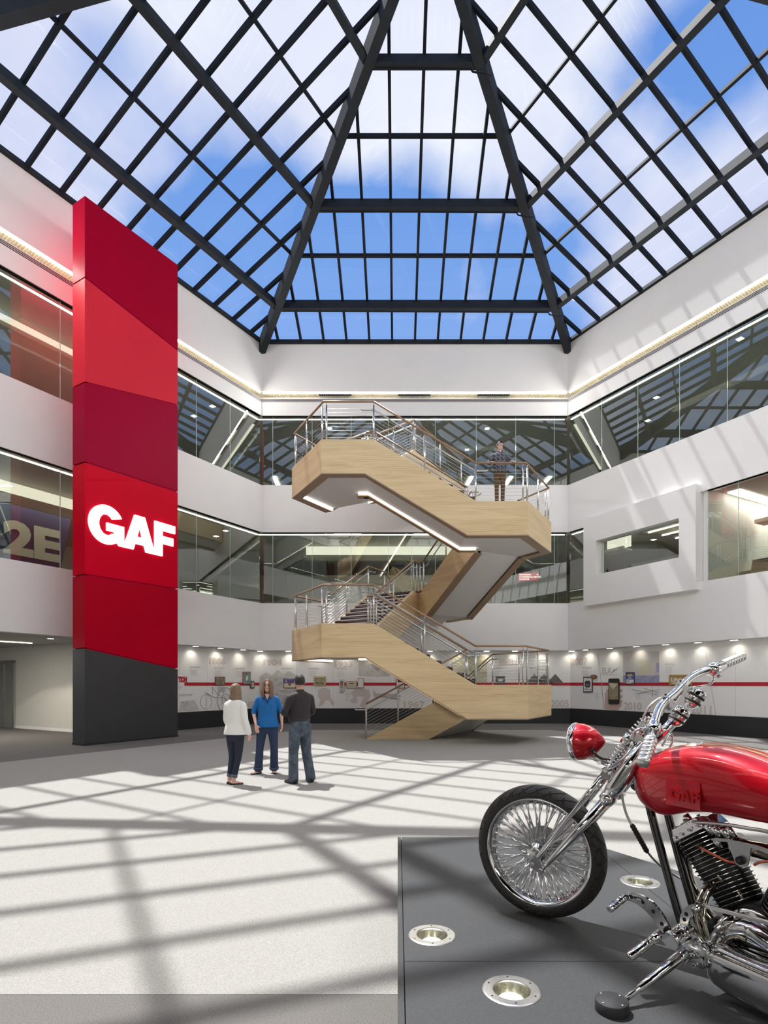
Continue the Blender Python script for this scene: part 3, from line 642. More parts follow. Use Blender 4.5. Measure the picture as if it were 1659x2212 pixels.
# ------------------------------------------------ cable rails
RH = 1.02
def railing(pts, posts, ends=(1, 1), grab=None, gin=None, cab=True, tilt=None):
    """pts: floor points along the rail; posts: list of (segment, t)."""
    pts = [V(p) for p in pts]; up = V((0, 0, RH))
    hr = MB(); top = [p + up for p in pts]
    hr.tube(top, .028, 8); hr.build('handrail', M['rail'], stair)
    for sg, t in posts:
        p = lerp(pts[sg], pts[sg+1], t)
        mb = MB(); mb.tube([p - V((0, 0, .12)), p + V((0, 0, RH-.10))], .024, 8); mb.tube([p + V((0, 0, RH-.10)), p + V((0, 0, RH))], .009, 6)
        mb.build('post', M['stainless'], stair)
    if cab:
        mb = MB()
        for k in range(9): mb.tube([p + V((0, 0, .07 + k*.095)) for p in pts], .0042, 4, caps=False)
        tag(mb.build('cable_infill', M['cable'], stair), kind='stuff')
    if grab:
        (i, j) = grab; g = V(gin)*.09; a, b = pts[i] + g + V((0, 0, .84)), pts[j] + g + V((0, 0, .84))
        d = (b-a); d.z = 0; d.normalize()
        mb = MB(); mb.tube([a - d*.34 + V((0, 0, .03)), a - d*.30, a, b, b + d*.30, b + d*.34 + V((0, 0, .03))], .019, 8)
        for t in (.05, .5, .95):
            q = lerp(a, b, t); mb.tube([q, q - V((0, 0, .07)), q - g*.95 - V((0, 0, .07))], .008, 6)
        mb.build('grab_rail', M['stainless'], stair)
def O3(p, z): return V((p[0], p[1], z))
oi = .07
for lo in (0, 3):
    z0, z1, z2 = LV[lo+1], LV[lo+2], LV[lo+3]
    yf, yi = YF+oi, YI-oi
    rv, lvv = RV + V((-oi*1.1, 0, 0)), LVx + V((oi*1.1, 0, 0))
    sC, eC = IL + nC*(SWID-oi) + uC*G0, IL + nC*(SWID-oi) + uC*(G0+RUN)
    # outer rail: right landing, front flight, left landing, back flight
    railing([O3(rv, z0), O3((XR-.04, yf), z0), O3((E0, yf), z0)], [(0, 0.02), (0, .5), (0, .95), (1, .06), (1, 1)])
    railing([O3((E0, yf), z0), O3((E1, yf), z1)], [(0, .5)], grab=(0, 1), gin=(0, 1, 0))
    railing([O3((E1, yf), z1), O3((XL+.04, yf), z1), O3(lvv, z1), O3(sC, z1)], [(0, 0), (0, .94), (1, .04), (1, .55), (1, .97), (2, .04), (2, 1)])
    railing([O3(sC, z1), O3(eC, z2)], [(0, .5), (0, 1)], grab=(0, 1), gin=-nC)
    q = OA1 + uC*1.0 + V((oi, 0, 0))
    if lo == 0: railing([O3(eC, z2), O3(q, z2), O3((q.x+.1, 23.0), z2)], [(0, .9), (1, .95)])
    else: railing([O3(eC, z2), O3(eC + uC*((22.95-eC.y)/h3), z2)], [(0, .5), (0, .97)])
    # inner rails
    railing([O3((E0, yi), z0), O3((E1, yi), z1)], [(0, 0), (0, .5), (0, 1)], grab=(0, 1), gin=(0, -1, 0))
    a = IL + uC*G0 + nC*oi; b = IL + uC*(G0+RUN) + nC*oi
    railing([O3((E1, yi), z1), O3((IL.x-.05, yi), z1), O3(a, z1)], [(0, .9), (1, .9)])
    railing([O3(a, z1), O3(b, z2)], [(0, .5), (0, 1)], grab=(0, 1), gin=nC)
    d0 = IA + uD*G0 + nD*oi
    if lo == 0: railing([O3(b, z2), O3(IA + V((0, .12, 0)), z2), O3(d0, z2)], [(0, .7), (1, .3), (1, 1)])
    else: railing([O3(b, z2), O3(b + uC*((22.95-b.y)/h3), z2)], [(0, .03), (0, .5), (0, .97)])
    if lo == 0:
        d1 = d0 + uD*RUN
        railing([O3(d0, z2), O3(d1, LV[4])], [(0, .5), (0, 1)], grab=(0, 1), gin=nD)
        o0 = IA + uD*G0 + nD*(SWID-oi)
        railing([O3(o0, z2), O3(o0+uD*RUN, LV[4])], [(0, .0), (0, .5), (0, 1)], grab=(0, 1), gin=-nD)
        railing([O3(o0, z2), O3(OA2-uD*1.0-V((oi, 0, 0)), z2), O3((OA2-uD*1.0).to_tuple()[0:1] + (23.0,), z2)] if False else [O3(o0, z2), O3(OA2-uD*1.0-V((oi, 0, 0)), z2), O3(((OA2-uD*1.0).x-.1, 23.0), z2)], [(0, .95), (1, .9)])
# upper right landing back rail down flight D, lower right landing rail to the flared flight
railing([O3(IR + nD*(SWID-oi) - uD*G0, LV[4]), O3(RV + V((-oi*1.1, 0, 0)), LV[4])], [(0, .1), (0, .9)])
railing([O3(FT + V((-.05, -.03, 0)), LV[1]), O3(RV + V((-oi*1.1, 0, 0)), LV[1])], [(0, 0), (0, .5), (0, .97)])
for T, d, g in ((NT + V((0, .07, 0)), dn1, V((0, 1, 0))), (FT + V((-.06, -.03, 0)), dn2, V((-h3, -.5, 0)))):
    railing([O3(T, LV[1]), O3(T + d*RA, .02)], [(0, 0), (0, .33), (0, .68), (0, 1)], grab=(0, 1), gin=g)
# ------------------------------------------------ ground floor walls and the history mural
GD = .40
def uw(w, px, d=GD):          # distance along a wall plane for a picture column
    o, a, n = WL[w]; o = o + n*d; r = (px - CX)/F
    return (r*o.y - o.x) / (a.x - r*a.y)
def mw(w, px, py, d=GD):
    u = uw(w, px, d); p = W(w, u, d, 0); return u, HC - (py - CY)*p.y/F
k30 = math.tan(PI/6)
mb = MB(); wbox(mb, 'back', -GD*k30, SD+GD*k30, GD, GD+.2, 0, 3.0, 0, False); struct(mb.build('wall_back', M['white']), 'white ground floor wall behind the mural, back side')
mb = MB(); wbox(mb, 'left', -GD*k30, 6.1, GD, GD+.2, 0, 3.0, 0, False); struct(mb.build('wall_left', M['white']), 'white ground floor wall behind the mural, left side')
mb = MB(); wbox(mb, 'right', -GD*k30, SD+1, GD, GD+.2, 0, 3.0, 0, False); struct(mb.build('wall_right', M['white']), 'white ground floor wall behind the mural, right side')
M['pl2'] = M['plinth']
for w, u1 in (('back', SD+(GD-.06)*k30), ('left', 6.1), ('right', SD+1)):
    mb = MB(); wbox(mb, w, -(GD-.06)*k30, u1, GD-.06, GD, 0, .62, 0, False); struct(mb.build('baseboard_' + w, M['plinth']), 'tall black plinth under the mural')
for w in ('front_right', 'front_left'):
    mb = MB(); wbox(mb, w, 0, SD, GD, GD+.2, 0, 3.0, 0, False); struct(mb.build('wall_' + w, M['white']), 'ground floor wall out of view')
mb = MB(); mb.abox(-16, 16, -7.2, -7, 0, 4); mb.abox(-16, -15.8, -7, 8, 0, 4); mb.abox(15.8, 16, -7, 8, 0, 4); mb.abox(-16, 16, -7, .95, 3.62, 3.9); struct(mb.build('wall_front', M['white']), 'lobby walls out of view behind the viewer')
for i, x in enumerate((-9, -3, 3, 9)):  # lights added behind the viewer to brighten the hall and the chrome
    for y in (-5.0, -2.2):
        r = thing('lobby_fill_light', 'added square fill light out of view in the lobby, %s' % ('%s from the left' % ('first','second','third','fourth')[i] + (', front row' if y > -3 else ', back row')), 'light', (x, y, 3.6), 'added lobby fill lights')
        MB().abox(x-.65, x+.65, y-.65, y+.65, 3.58, 3.615).build('housing', M['soffit'], r)
        al = bpy.data.lights.new('lobby_fill', 'AREA'); al.size = 1.2; al.energy = 75; al.color = (1, .97, .92); ao = bpy.data.objects.new('lobby_fill', al); C.objects.link(ao); ao.location = (x, y, 3.57)
# corridor to the left of the column
cw = M['inwall']; M['corr'] = mat('corridor_wall', (.66, .64, .58), .7, var=.02)
mb = MB(); wbox(mb, 'left', 6.0, 6.15, GD, 11.5, 0, 3.0, 0, False); wbox(mb, 'left', 6.15, SD+2, 11.3, 11.5, 0, 3.0, 0, False); struct(mb.build('wall_corridor', M['corr']), 'cream side wall of the corridor left of the red column')
mb = MB(); wbox(mb, 'left', 6.12, 6.17, GD, 6.35, 0, .1, 0, False); struct(mb.build('baseboard_corridor', M['white']), 'white baseboard of the corridor wall')
mb = MB(); wbox(mb, 'left', 4.5, SD, 8.4, 12, 3.0, 3.25, 0, False); struct(mb.build('ceiling', M['ceil']), 'corridor ceiling')
d1 = bpy.data.objects.new('door_1', None); C.objects.link(d1); d1.location = W('left', 6.2, 7.4, 0); struct(d1, 'glass double door at the far left end of the corridor wall')
mb = MB()
for a, b, z0, z1 in ((6.35, 6.45, 0, 2.5), (6.35, 9.6, 2.4, 2.5), (9.5, 9.6, 0, 2.5)): wbox(mb, 'left', 6.13, 6.22, a, b, z0, z1, 0, False)
mb.build('door_frame', M['stainless'], d1)
mb = MB(); wbox(mb, 'left', 6.15, 6.17, 6.45, 9.5, 0, 2.4, 0, False); mb.build('backing', mat('dim_glass_door', (.22, .23, .21), .15, spec=.8), d1)
for a in (7.15, 8.0, 8.75):
    mb = MB(); wbox(mb, 'left', 6.17, 6.20, a-.02, a+.02, 0, 2.4, 0, False); mb.build('stile', M['stainless'], d1)
mb = MB(); wbox(mb, 'left', 6.17, 6.23, 7.6, 7.64, .9, 1.3, 0, False); mb.build('door_handle', M['stainless'], d1)
for i, (u, d, lb) in enumerate(((7.75, 1.1, 'round corridor downlight just left of the red column'), (8.7, 3.4, 'second round corridor downlight, deeper and further left'))):
    r = thing('downlight', lb, 'downlight', W('left', u, d, 3.0), 'corridor downlights'); p = W('left', u, d, 3.0)
    MB().lathe(p - V((0,0,.02)), (0,0,1), [(0, .11), (.02, .11)], 20).build('trim_ring', M['soffit'], r); MB().lathe(p - V((0,0,.028)), (0,0,1), [(0, .08), (.01, .08)], 20).build('lens', M['lamp_glow'], r)
    s_ = bpy.data.lights.new('downlight_lamp', 'SPOT'); s_.energy = 90; s_.spot_size = 2.2; s_.color = (1, .94, .82); so = bpy.data.objects.new('downlight_lamp', s_); C.objects.link(so); so.location = p - V((0,0,.05))
strip('left', 7.0, 11.5, 3.6, 2.99, .03, .02, label='thin ceiling light line in the corridor at far left')
for u, d in ((9.5, 3.0), (11.5, 6.5)):
    al = bpy.data.lights.new('corridor_panel', 'AREA'); al.size = 1.0; al.energy = 85; al.color = (1, .96, .86); ao = bpy.data.objects.new('corridor_panel', al); C.objects.link(ao); ao.location = W('left', u, d, 2.95)
# navy wall with large 2E seen through the left second floor glass
M['navy'] = mat('navy_wall', (.022, .030, .085), .6); M['beige'] = mat('beige_letters', (.46, .44, .36), .6)
W2 = lambda u, z, dd=3.5: W('left', u, dd, z)
r = thing('wayfinding_wall', 'navy feature wall with large beige 2E behind the left second floor glass', 'sign wall', W2(7, 4.82))
MB().prism([W2(9.2, 4.82), W2(6.25, 4.82), W2(5.75, 7.4), W2(9.2, 7.4)], WL['left'][2]*.1).build('panel', M['navy'], r)
aL = -WL['left'][1]; nn = -WL['left'][2]
text('2E', W2(7.9, 5.86, 3.48), aL, (0, 0, 1), 1.40, M['beige'], 'lettering', r, bold=.07, ext=.01, fit=1.8)
# mural
M['mural'] = mat('mural_print', (.86, .85, .835), .55, var=.02, vs=.8); M['pink'] = mat('year_print', (.66, .585, .54), .6); M['stripe'] = mat('red_stripe', (.50, .012, .03), .45)
M['ink'] = mat('ink_print', (.10, .10, .10), .6); M['inkg'] = mat('grey_print', (.50, .49, .48), .6); M['photog'] = mat('grey_photo_print', (.66, .64, .61), .6, var=.25, vs=3.0, col2=(.70, .69, .66)); M['sketch'] = mat('sketch_print', (.36, .34, .35), .6)
M['sky_p'] = mat('city_photo_sky', (.60, .58, .55), .6, var=.1, vs=1.5); M['solar'] = mat('solar_print', (.33, .34, .50), .5, var=.2, vs=6)
def muralset(w, ends, lab):
    r = thing('history_mural', lab, 'mural', W(w, uw(w, (ends[0]+ends[-1])/2), GD, .62))
    for a, b in zip(ends[:-1], ends[1:]):
        u0, u1 = uw(w, a), uw(w, b); mb = MB(); wbox(mb, w, min(u0, u1)+.004, max(u0, u1)-.004, GD-.03, GD, .625, 2.80, 0, False); mb.build('panel', M['mural'], r)
    u0, u1 = uw(w, max(397, ends[0])), uw(w, ends[-1]); mb = MB(); wbox(mb, w, min(u0, u1), max(u0, u1), GD-.036, GD-.03, 1.565, 1.685, 0, False); mb.build('red_stripe', M['stripe'], r)
    return r
mur = {'left': muralset('left', [300, 330, 386, 447, 503, 559.5], 'mural panels with 1886 sketch of a spoked tricycle beside the red column'),
       'back': muralset('back', [559.5, 641, 720, 797, 873, 950, 1030, 1115, 1231.5], 'long timeline mural on the back wall behind the staircase'),
       'right': muralset('right', [1231.5, 1292, 1347, 1424, 1500, 1590, 1700, 1850], 'timeline mural on the right wall behind the motorcycle')}
def dirs(w): return (WL[w][1] if w != 'left' else -WL[w][1])
def P3(w, px, py, k=0): u, z = mw(w, px, py, GD-.036-k*.002); return W(w, u, GD-.036-k*.002, z)
def year(s, w, px, py, hpx, wpx, m='pink', bold=.012):
    p = P3(w, px, py); h = hpx*p.y/F; w0 = len(s)*.62*h*1.38
    q = P3(w, px+wpx, py); L = (q-p).length
    text(s, p, dirs(w), (0, 0, 1), h*1.38, M[m], 'lettering', mur[w], bold=bold, ext=.001, fit=L)
year('1886', 'left', 449, 1434, 14, 35); year('1892', 'left', 527, 1529, 14, 26); year('1904', 'back', 565, 1437, 13, 41); year('1933', 'back', 720, 1441, 13, 38)
year('1967', 'back', 868, 1529, 15, 46); year('2003', 'back', 1076, 1437, 14, 33); year('2005', 'back', 1189, 1527, 15, 40); year('2007', 'right', 1234, 1437, 15, 35)
year('2010', 'right', 1347, 1532, 16, 39); year('2011', 'right', 1492, 1541, 18, 45); year('1982', 'back', 960, 1529, 14, 40)
year('TION', 'left', 385.5, 1473, 11, 19, 'stripe', .02); year('us', 'left', 385.5, 1487, 6, 7, 'inkg', 0); year('anufacturer', 'left', 386, 1504, 7, 30, 'inkg', 0)
year('ELK', 'right', 1300, 1455, 13, 21, 'inkg', .003); year('Building Products', 'right', 1300, 1459, 2.6, 32, 'inkg', 0)
def flat(w, pts, m, k=0, name='print', parent=None, th=.002):
    P = [P3(w, a, b, k) for a, b in pts]
    n = -WL[w][2]; return MB().prism(P, n*th).build(name, M[m] if isinstance(m, str) else m, parent or mur[w])
def rect(a, b, c, d): return [(a, b), (c, b), (c, d), (a, d)]
def para(w, px, py, wd=17, rows=7, head=2):
    mb = MB(); n = -WL[w][2]*.001
    for i in range(rows+head):
        y = py + i*2.1 + (0 if i < head else 2); L = wd*(1.25 if i < head else .8 + .2*((i*7) % 3)/3); th = .38
        x0 = px if i == 0 else px + 1.5
        if i < head:
            x = x0
            for q in (.22, .16, .3, .2):
                mb.prism([P3(w, x, y), P3(w, x+L*q, y), P3(w, x+L*q, y+.5), P3(w, x, y+.5)], n, 0); x += L*(q+.045)
        else: mb.prism([P3(w, x0, y), P3(w, x0+L, y), P3(w, x0+L, y+th), P3(w, x0, y+th)], n, 1)
    tag(mb.build('caption', [M['ink'], M['inkg']], mur[w]), kind='stuff')
for a in (('left', 410, 1440), ('left', 462, 1441), ('left', 507, 1443), ('back', 608, 1443), ('back', 666, 1443), ('back', 727, 1443), ('back', 805, 1441), ('back', 905, 1442), ('back', 984, 1442), ('back', 1061, 1442), ('back', 1143, 1442), ('right', 1256, 1441), ('right', 1352, 1436), ('right', 1436, 1434)): para(*a)
for a in (('back', 745, 1500, 8, 5, 1), ('left', 400, 1512, 1, 1, 0), ('right', 1284, 1498, 10, 4, 1), ('right', 1372, 1498, 12, 5, 1)): para(*a)
def line(w, pts, r=.008, m='sketch', closed=False): return MB().tube([P3(w, a, b) for a, b in pts], r, 4, closed=closed).build('sketch_line', M[m], mur[w])
def circ(w, cx, cy, rx, ry, r=.008, n=24, m='sketch'): return line(w, [(cx + rx*math.cos(2*PI*i/n), cy + ry*math.sin(2*PI*i/n)) for i in range(n)], r, m, True)
circ('left', 445, 1516, 12, 16); circ('left', 488, 1512, 19, 27, .012); circ('left', 488, 1512, 9, 13); circ('left', 478, 1497, 5, 7); circ('left', 507, 1510, 12, 20)
line('left', [(444, 1494), (446, 1516), (444, 1530)]); line('left', [(446, 1497), (462, 1506), (486, 1508)], .012); line('left', [(458, 1484), (472, 1502)]); line('left', [(458, 1484), (460, 1500)])
for i in range(12):
    t = 2*PI*i/12; line('left', [(488, 1512), (488+18*math.cos(t), 1512+26*math.sin(t))], .003)
flat('left', rect(470, 1484, 486, 1496), 'photog'); flat('left', [(391, 1515), (420, 1512), (430, 1534), (388, 1537)], 'photog')
flat('back', [(560, 1462), (575, 1452), (588, 1458), (600, 1447), (612, 1455), (625, 1450), (640, 1458), (640, 1538), (560, 1538)], 'photog')
flat('back', [(560, 1466), (580, 1460), (596, 1466), (615, 1462), (640, 1470), (640, 1486), (560, 1486)], mat('mountain_print', (.50, .49, .47), .6, var=.3, vs=5), 1)
flat('back', [(560, 1490), (640, 1490), (640, 1530), (600, 1536), (560, 1528)], mat('town_print', (.52, .51, .50), .6, var=.5, vs=16, col2=(.72, .71, .69)), 1); flat('back', [(688, 1490), (697, 1485), (713, 1489), (714, 1505), (722, 1520), (719, 1526), (710, 1512), (702, 1514), (696, 1524), (688, 1527), (692, 1512), (686, 1504)], 'pink')
flat('back', [(757, 1496), (775, 1486), (797, 1490), (800, 1503), (790, 1525), (783, 1530), (778, 1524), (786, 1505), (770, 1504), (772, 1517), (764, 1520), (756, 1514), (764, 1506)], 'pink')
flat('back', [(806, 1489), (812, 1498), (838, 1498), (862, 1501), (867, 1505), (836, 1508), (808, 1506)], 'inkg'); flat('back', [(822, 1502), (858, 1508), (866, 1513), (834, 1508)], 'sketch', 1)
flat('back', rect(775, 1422, 843, 1460), 'photog'); flat('back', [(800, 1436), (815, 1425), (830, 1438), (815, 1450)], 'sketch', 1); flat('back', rect(976, 1416, 1052, 1474), mat('green_photo_print', (.62, .60, .42), .6, var=.3, vs=3))
flat('right', rect(1346, 1407, 1424, 1475), 'sky_p'); flat('right', rect(1346, 1459, 1424, 1475), 'solar', 1); flat('right', rect(1381, 1426, 1407, 1456), mat('tower_print', (.60, .56, .44), .6), 1)
flat('right', rect(1418, 1432, 1424, 1452), mat('violet_print', (.38, .35, .62), .6), 1)
for x, h in ((1350, 4), (1357, 6), (1364, 5), (1371, 8), (1378, 5), (1409, 7), (1414, 5)): flat('right', rect(x, 1459-h, x+5, 1459), 'photog', 1)
line('right', [(1365, 1489), (1420, 1501)]); line('right', [(1390, 1496), (1424, 1489)]); line('right', [(1409, 1482), (1409, 1504)]); line('right', [(1378, 1500), (1396, 1493)]); line('right', [(1392, 1487), (1424, 1497)])
line('right', [(1323, 1452), (1328, 1444), (1331, 1447), (1334, 1441)], .012, 'inkg'); line('right', [(1292, 1412), (1305, 1531)], .010, 'inkg'); line('right', [(1523, 1402), (1546, 1543)], .006, 'photog')
# hand holding a phone
sk = mat('hand_print', (.62, .44, .38), .6)
flat('right', [(1306, 1531), (1307, 1500), (1312, 1488), (1316, 1490), (1318, 1522), (1338, 1522), (1343, 1516), (1342, 1526), (1334, 1534), (1320, 1533)], sk)
for y in (1489, 1502, 1512): flat('right', [(1336, y), (1342, y-1), (1345, y+3), (1342, y+7), (1336, y+7)], sk)
# mounted plaques, each an object of its own
def plaque(w, a, b, c, d, lab, face, extra=None, frame=(.20, .10, .07), cat='plaque', kk=6):
    p = P3(w, (a+c)/2, (b+d)/2); r = thing('display_plaque', lab, cat, p, 'framed pieces mounted along the red stripe')
    P = [P3(w, x, y, 1) for x, y in rect(a, b, c, d)]; n = -WL[w][2]
    MB().prism(P, n*.03).build('frame', mat('plaque_frame', frame, .5), r)
    cc = sum(P, V((0, 0, 0)))/4; P2 = [cc + (q-cc)*.86 + n*.03 for q in P]
    MB().prism(P2, n*.004).build('face', face, r)
    def q(fx, fy, k=0): e = P2; return e[0] + (e[1]-e[0])*fx + (e[3]-e[0])*fy + n*(.006+k*.002)
    def sub(pts, m, k=0, name='print'): return MB().prism([q(x, y, k) for x, y in pts], n*.002).build(name, m, r)
    wd = (P2[1]-P2[0]).length; ht = (P2[3]-P2[0]).length
    def tx(s, fx, fy, hf, wf, m):
        text(s, q(fx, fy, 1), dirs(w), (0, 0, 1), ht*hf*1.38, m, 'lettering', r, bold=.004, ext=.001, fit=wf*wd)
    if extra: extra(sub, tx)
K = lambda n, c: mat(n, c, .5)
cream, navyp, dk, yel, gold, wht = K('cream_print', (.66, .60, .42)), K('violet_blue_print', (.10, .08, .33)), K('dark_print', (.06, .05, .045)), K('yellow_print', (.62, .52, .20)), K('gold_print', (.48, .33, .10)), K('white_print', (.8, .8, .78))
brn = mat('sepia_print', (.20, .14, .09), .5, var=.5, vs=14, col2=(.45, .36, .25))
def r4(a, b, c, d): return [(a, b), (c, b), (c, d), (a, d)]
plaque('left', 464, 1462, 485, 1480.5, 'small sepia group photograph above the tricycle sketch', brn)
def ex(sub, tx):
    sub(r4(.03, .14, .97, .84), mat('blue_poster_print', (.20, .36, .55), .5, var=.4, vs=12, col2=(.30, .42, .22))); sub([(.3, .5), (.5, .25), (.7, .45), (.55, .7), (.35, .75)], wht, 1); tx('RUBEROID', .04, .13, .10, .92, dk); tx('ROOFING', .04, .98, .11, .92, dk)
plaque('left', 524, 1451, 540.5, 1479, 'upright blue and green roofing poster with RUBEROID heading', wht, ex, (.25, .06, .06))
plaque('left', 539.5, 1471, 548.5, 1487, 'tiny dark plaque with a white letter D', brn, lambda sub, tx: tx('D', .35, .85, .7, .55, wht), (.06, .04, .03))
plaque('back', 612, 1466, 640, 1486.5, 'cream plaque with violet band and a bronze medal', cream, lambda sub, tx: (sub(r4(0, 0, 1, .48), navyp), sub([(.5+.14*math.cos(t*PI/6), .55+.24*math.sin(t*PI/6)) for t in range(12)], K('bronze_print', (.22, .14, .08)), 1), sub([(.12, .25), (.19, .14), (.26, .25), (.19, .36)], wht, 1), tx('* * * * * * * * *', .1, .1, .05, .8, wht)))
plaque('back', 677.5, 1461, 704, 1481.5, 'yellow plaque with big black RUBEROID lettering', yel, lambda sub, tx: (sub(r4(.04, .14, .96, .52), dk), tx('RUBEROID', .07, .49, .28, .86, cream), tx('SHINGLES  COPPER', .08, .70, .10, .8, dk), tx('ROOFINGS  SIDINGS', .08, .90, .12, .84, dk)), (.45, .38, .2))
plaque('back', 733, 1468, 744, 1495, 'narrow upright plaque with a portrait above text', wht, lambda sub, tx: (sub(r4(.15, .05, .85, .5), brn), tx('GOOD', .1, .65, .1, .8, dk), sub(r4(.15, .72, .85, .75), dk), sub(r4(.15, .8, .85, .83), dk), sub(r4(.3, .9, .7, .96), dk)), (.5, .5, .48))
plaque('back', 747.5, 1471.5, 771, 1487, 'cream share certificate in a thin wooden frame', cream, lambda sub, tx: (sub(r4(.25, .22, .75, .34), dk), sub(r4(.1, .6, .9, .64), K('tan_print', (.4, .35, .25))), sub(r4(.1, .75, .9, .79), K('tan_print', (.4, .35, .25)))), (.40, .26, .16))
plaque('back', 773, 1465, 786, 1486.5, 'plain white letter in a thin brown frame', wht, None, (.35, .22, .14))
plaque('back', 855.5, 1462, 874.5, 1487, 'white plaque with a dark red boot picture behind the lower stair rail', wht, lambda sub, tx: (sub([(.1, .15), (.5, .05), (.9, .35), (.85, .5), (.5, .45), (.15, .5)], K('boot_print', (.20, .03, .02))), sub(r4(.1, .7, .9, .73), dk)), (.3, .08, .06))
plaque('back', 1071, 1460.5, 1090.5, 1477.5, 'dark plaque with a pale oval behind the right landing rail', K('charcoal_print', (.10, .09, .09)), lambda sub, tx: sub([(.5+.36*math.cos(t*PI/8), .5+.22*math.sin(t*PI/8)) for t in range(16)], wht), (.10, .09, .09))
plaque('right', 1261, 1462, 1280.5, 1495.5, 'white card in black frame with a dark round-topped seal', wht, lambda sub, tx: (sub([(.12, .3), (.3, .22), (.36, .08), (.5, .02), (.64, .08), (.7, .22), (.88, .3), (.86, .62), (.72, .72), (.28, .72), (.14, .62)], dk), sub([(.5+.15*math.cos(t*PI/6), .14+.09*math.sin(t*PI/6)) for t in range(12)], wht, 1), sub(r4(.3, .45, .7, .6), K('dim_print', (.2, .2, .2)), 1), sub(r4(.1, .8, .6, .83), dk), sub(r4(.1, .87, .7, .9), dk), sub(r4(.78, .84, .9, .93), navyp)), (.05, .04, .06))
plaque('right', 1353, 1452, 1371.5, 1478, 'upright navy and white leaflet with yellow heading over the city picture', wht, lambda sub, tx: (sub(r4(0, 0, 1, .62), mat('blue_leaflet_print', (.03, .06, .30), .4)), tx('THE NEXT', .16, .2, .09, .68, K('yellow_letters', (.8, .6, .1))), tx('GENERATION', .08, .33, .09, .84, K('yellow_letters', (.8, .6, .1))), sub([(.05, .55), (.3, .45), (.5, .35), (.7, .45), (.95, .55)], K('pale_blue_print', (.35, .5, .7)), 1), sub(r4(.08, .7, .45, .9), K('grey_lines', (.5, .5, .5))), sub(r4(.7, .88, .94, .96), dk)), (.05, .05, .12))
def lf(sub, tx): sub(r4(.0, .05, 1, .18), K('brown_band', (.30, .20, .07))); tx('Lifetime', .04, .70, .46, .92, wht); tx('LTD. WARRANTY', .12, .95, .15, .76, wht)
plaque('right', 1446, 1457.5, 1495, 1479.5, 'gold plaque reading Lifetime in white beside the right handgrip', gold, lf, (.42, .30, .12))
# oval copper plate, phone, shingle pyramids
p = P3('right', 1283, 1462); r = thing('copper_oval', 'small oval copper plate above the round seal card', 'plaque', p)
n = -WL['right'][2]; a_ = WL['right'][1]
MB().prism([p + a_*.155*math.cos(t*PI/10) + V((0,0,.085*math.sin(t*PI/10))) for t in range(20)], n*.04).build('frame', K('dark_bronze', (.05, .03, .02)), r)
MB().prism([p + a_*.13*math.cos(t*PI/10) + V((0,0,.065*math.sin(t*PI/10))) + n*.04 for t in range(20)], n*.004).build('face', K('copper_face', (.40, .14, .05)), r)
phone = thing('phone_panel', 'upright black phone shaped panel held by the printed hand', 'display panel', P3('right', 1327, 1494))
MB().prism([P3('right', x, y, 2) for x, y in [(1316, 1468), (1318, 1466), (1336, 1465.5), (1338.5, 1468), (1338.5, 1519), (1336, 1521), (1318, 1521), (1316, 1519)]], n*.05).build('body', K('phone_black', (.02, .02, .02)), phone)
MB().prism([P3('right', x, y, 2) + n*.05 for x, y in rect(1317, 1475, 1337.5, 1511)], n*.003).build('screen', mat('phone_screen', (.33, .28, .17), .3, var=.3, vs=4), phone)
MB().prism([P3('right', x, y, 2) + n*.054 for x, y in [(1317, 1475), (1337, 1478), (1326, 1489)]], n*.002).build('screen_picture', K('ceiling_picture', (.62, .58, .45)), phone)
for i, x in enumerate((1154, 1175, 1199)):
    r = thing('shingle_sample', 'triangular pile of grey roof shingles on the stripe, %s of three' % ('leftmost', 'middle', 'rightmost')[i], 'shingle sample', P3('back', x, 1466), 'shingle samples')
    mt = mat('shingle_%d' % i, [(.20, .185, .17), (.17, .17, .18), (.19, .18, .165)][i], .9, var=.35, vs=25, bump=.4, bs=90)
    ap, lo = 1456, 1476
    for k in range(4):
        y0, y1 = ap+(lo-ap)*k/4, ap+(lo-ap)*(k+1)/4; h0, h1 = 19*k/4, 19*(k+1)/4
        nb_ = k + 1
        for j in range(nb_):
            f0, f1 = j/nb_, (j+1)/nb_
            pts = [(x - h1 + 2*h1*f0 + .2, y1), (x - h1 + 2*h1*f1 - .2, y1), (x - h0 + 2*h0*min(1, f1) - (.2 if k else 0), y0), (x - h0 + 2*h0*f0, y0)]
            if k == 0: pts = pts[:2] + [(x, y0)]
            MB().prism([P3('back', a, b, 1) for a, b in pts], V((0, -1, 0))*(.02+.012*(3-k)+.006*((j+k) % 2))).build('shingle', mt, r)
# red direction sign behind the second floor glass
r = thing('direction_sign', 'red hanging sign listing restrooms, conference center and elevator', 'sign', at(1142, 1246, 25.2))
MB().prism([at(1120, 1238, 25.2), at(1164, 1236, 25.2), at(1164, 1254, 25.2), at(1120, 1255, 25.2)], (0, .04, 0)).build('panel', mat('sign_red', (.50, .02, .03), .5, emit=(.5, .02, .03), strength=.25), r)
for i, s in enumerate(('RESTROOMS', 'CONFERENCE CENTER', 'ELEVATOR')): text(s, at(1122, 1243+i*4.8, 25.18), (1, 0, 0), (0, 0, 1), .092, M['sign'], 'lettering', r)
text('→', at(1158, 1243, 25.18), (1, 0, 0), (0, 0, 1), .12, M['sign'], 'arrow', r)
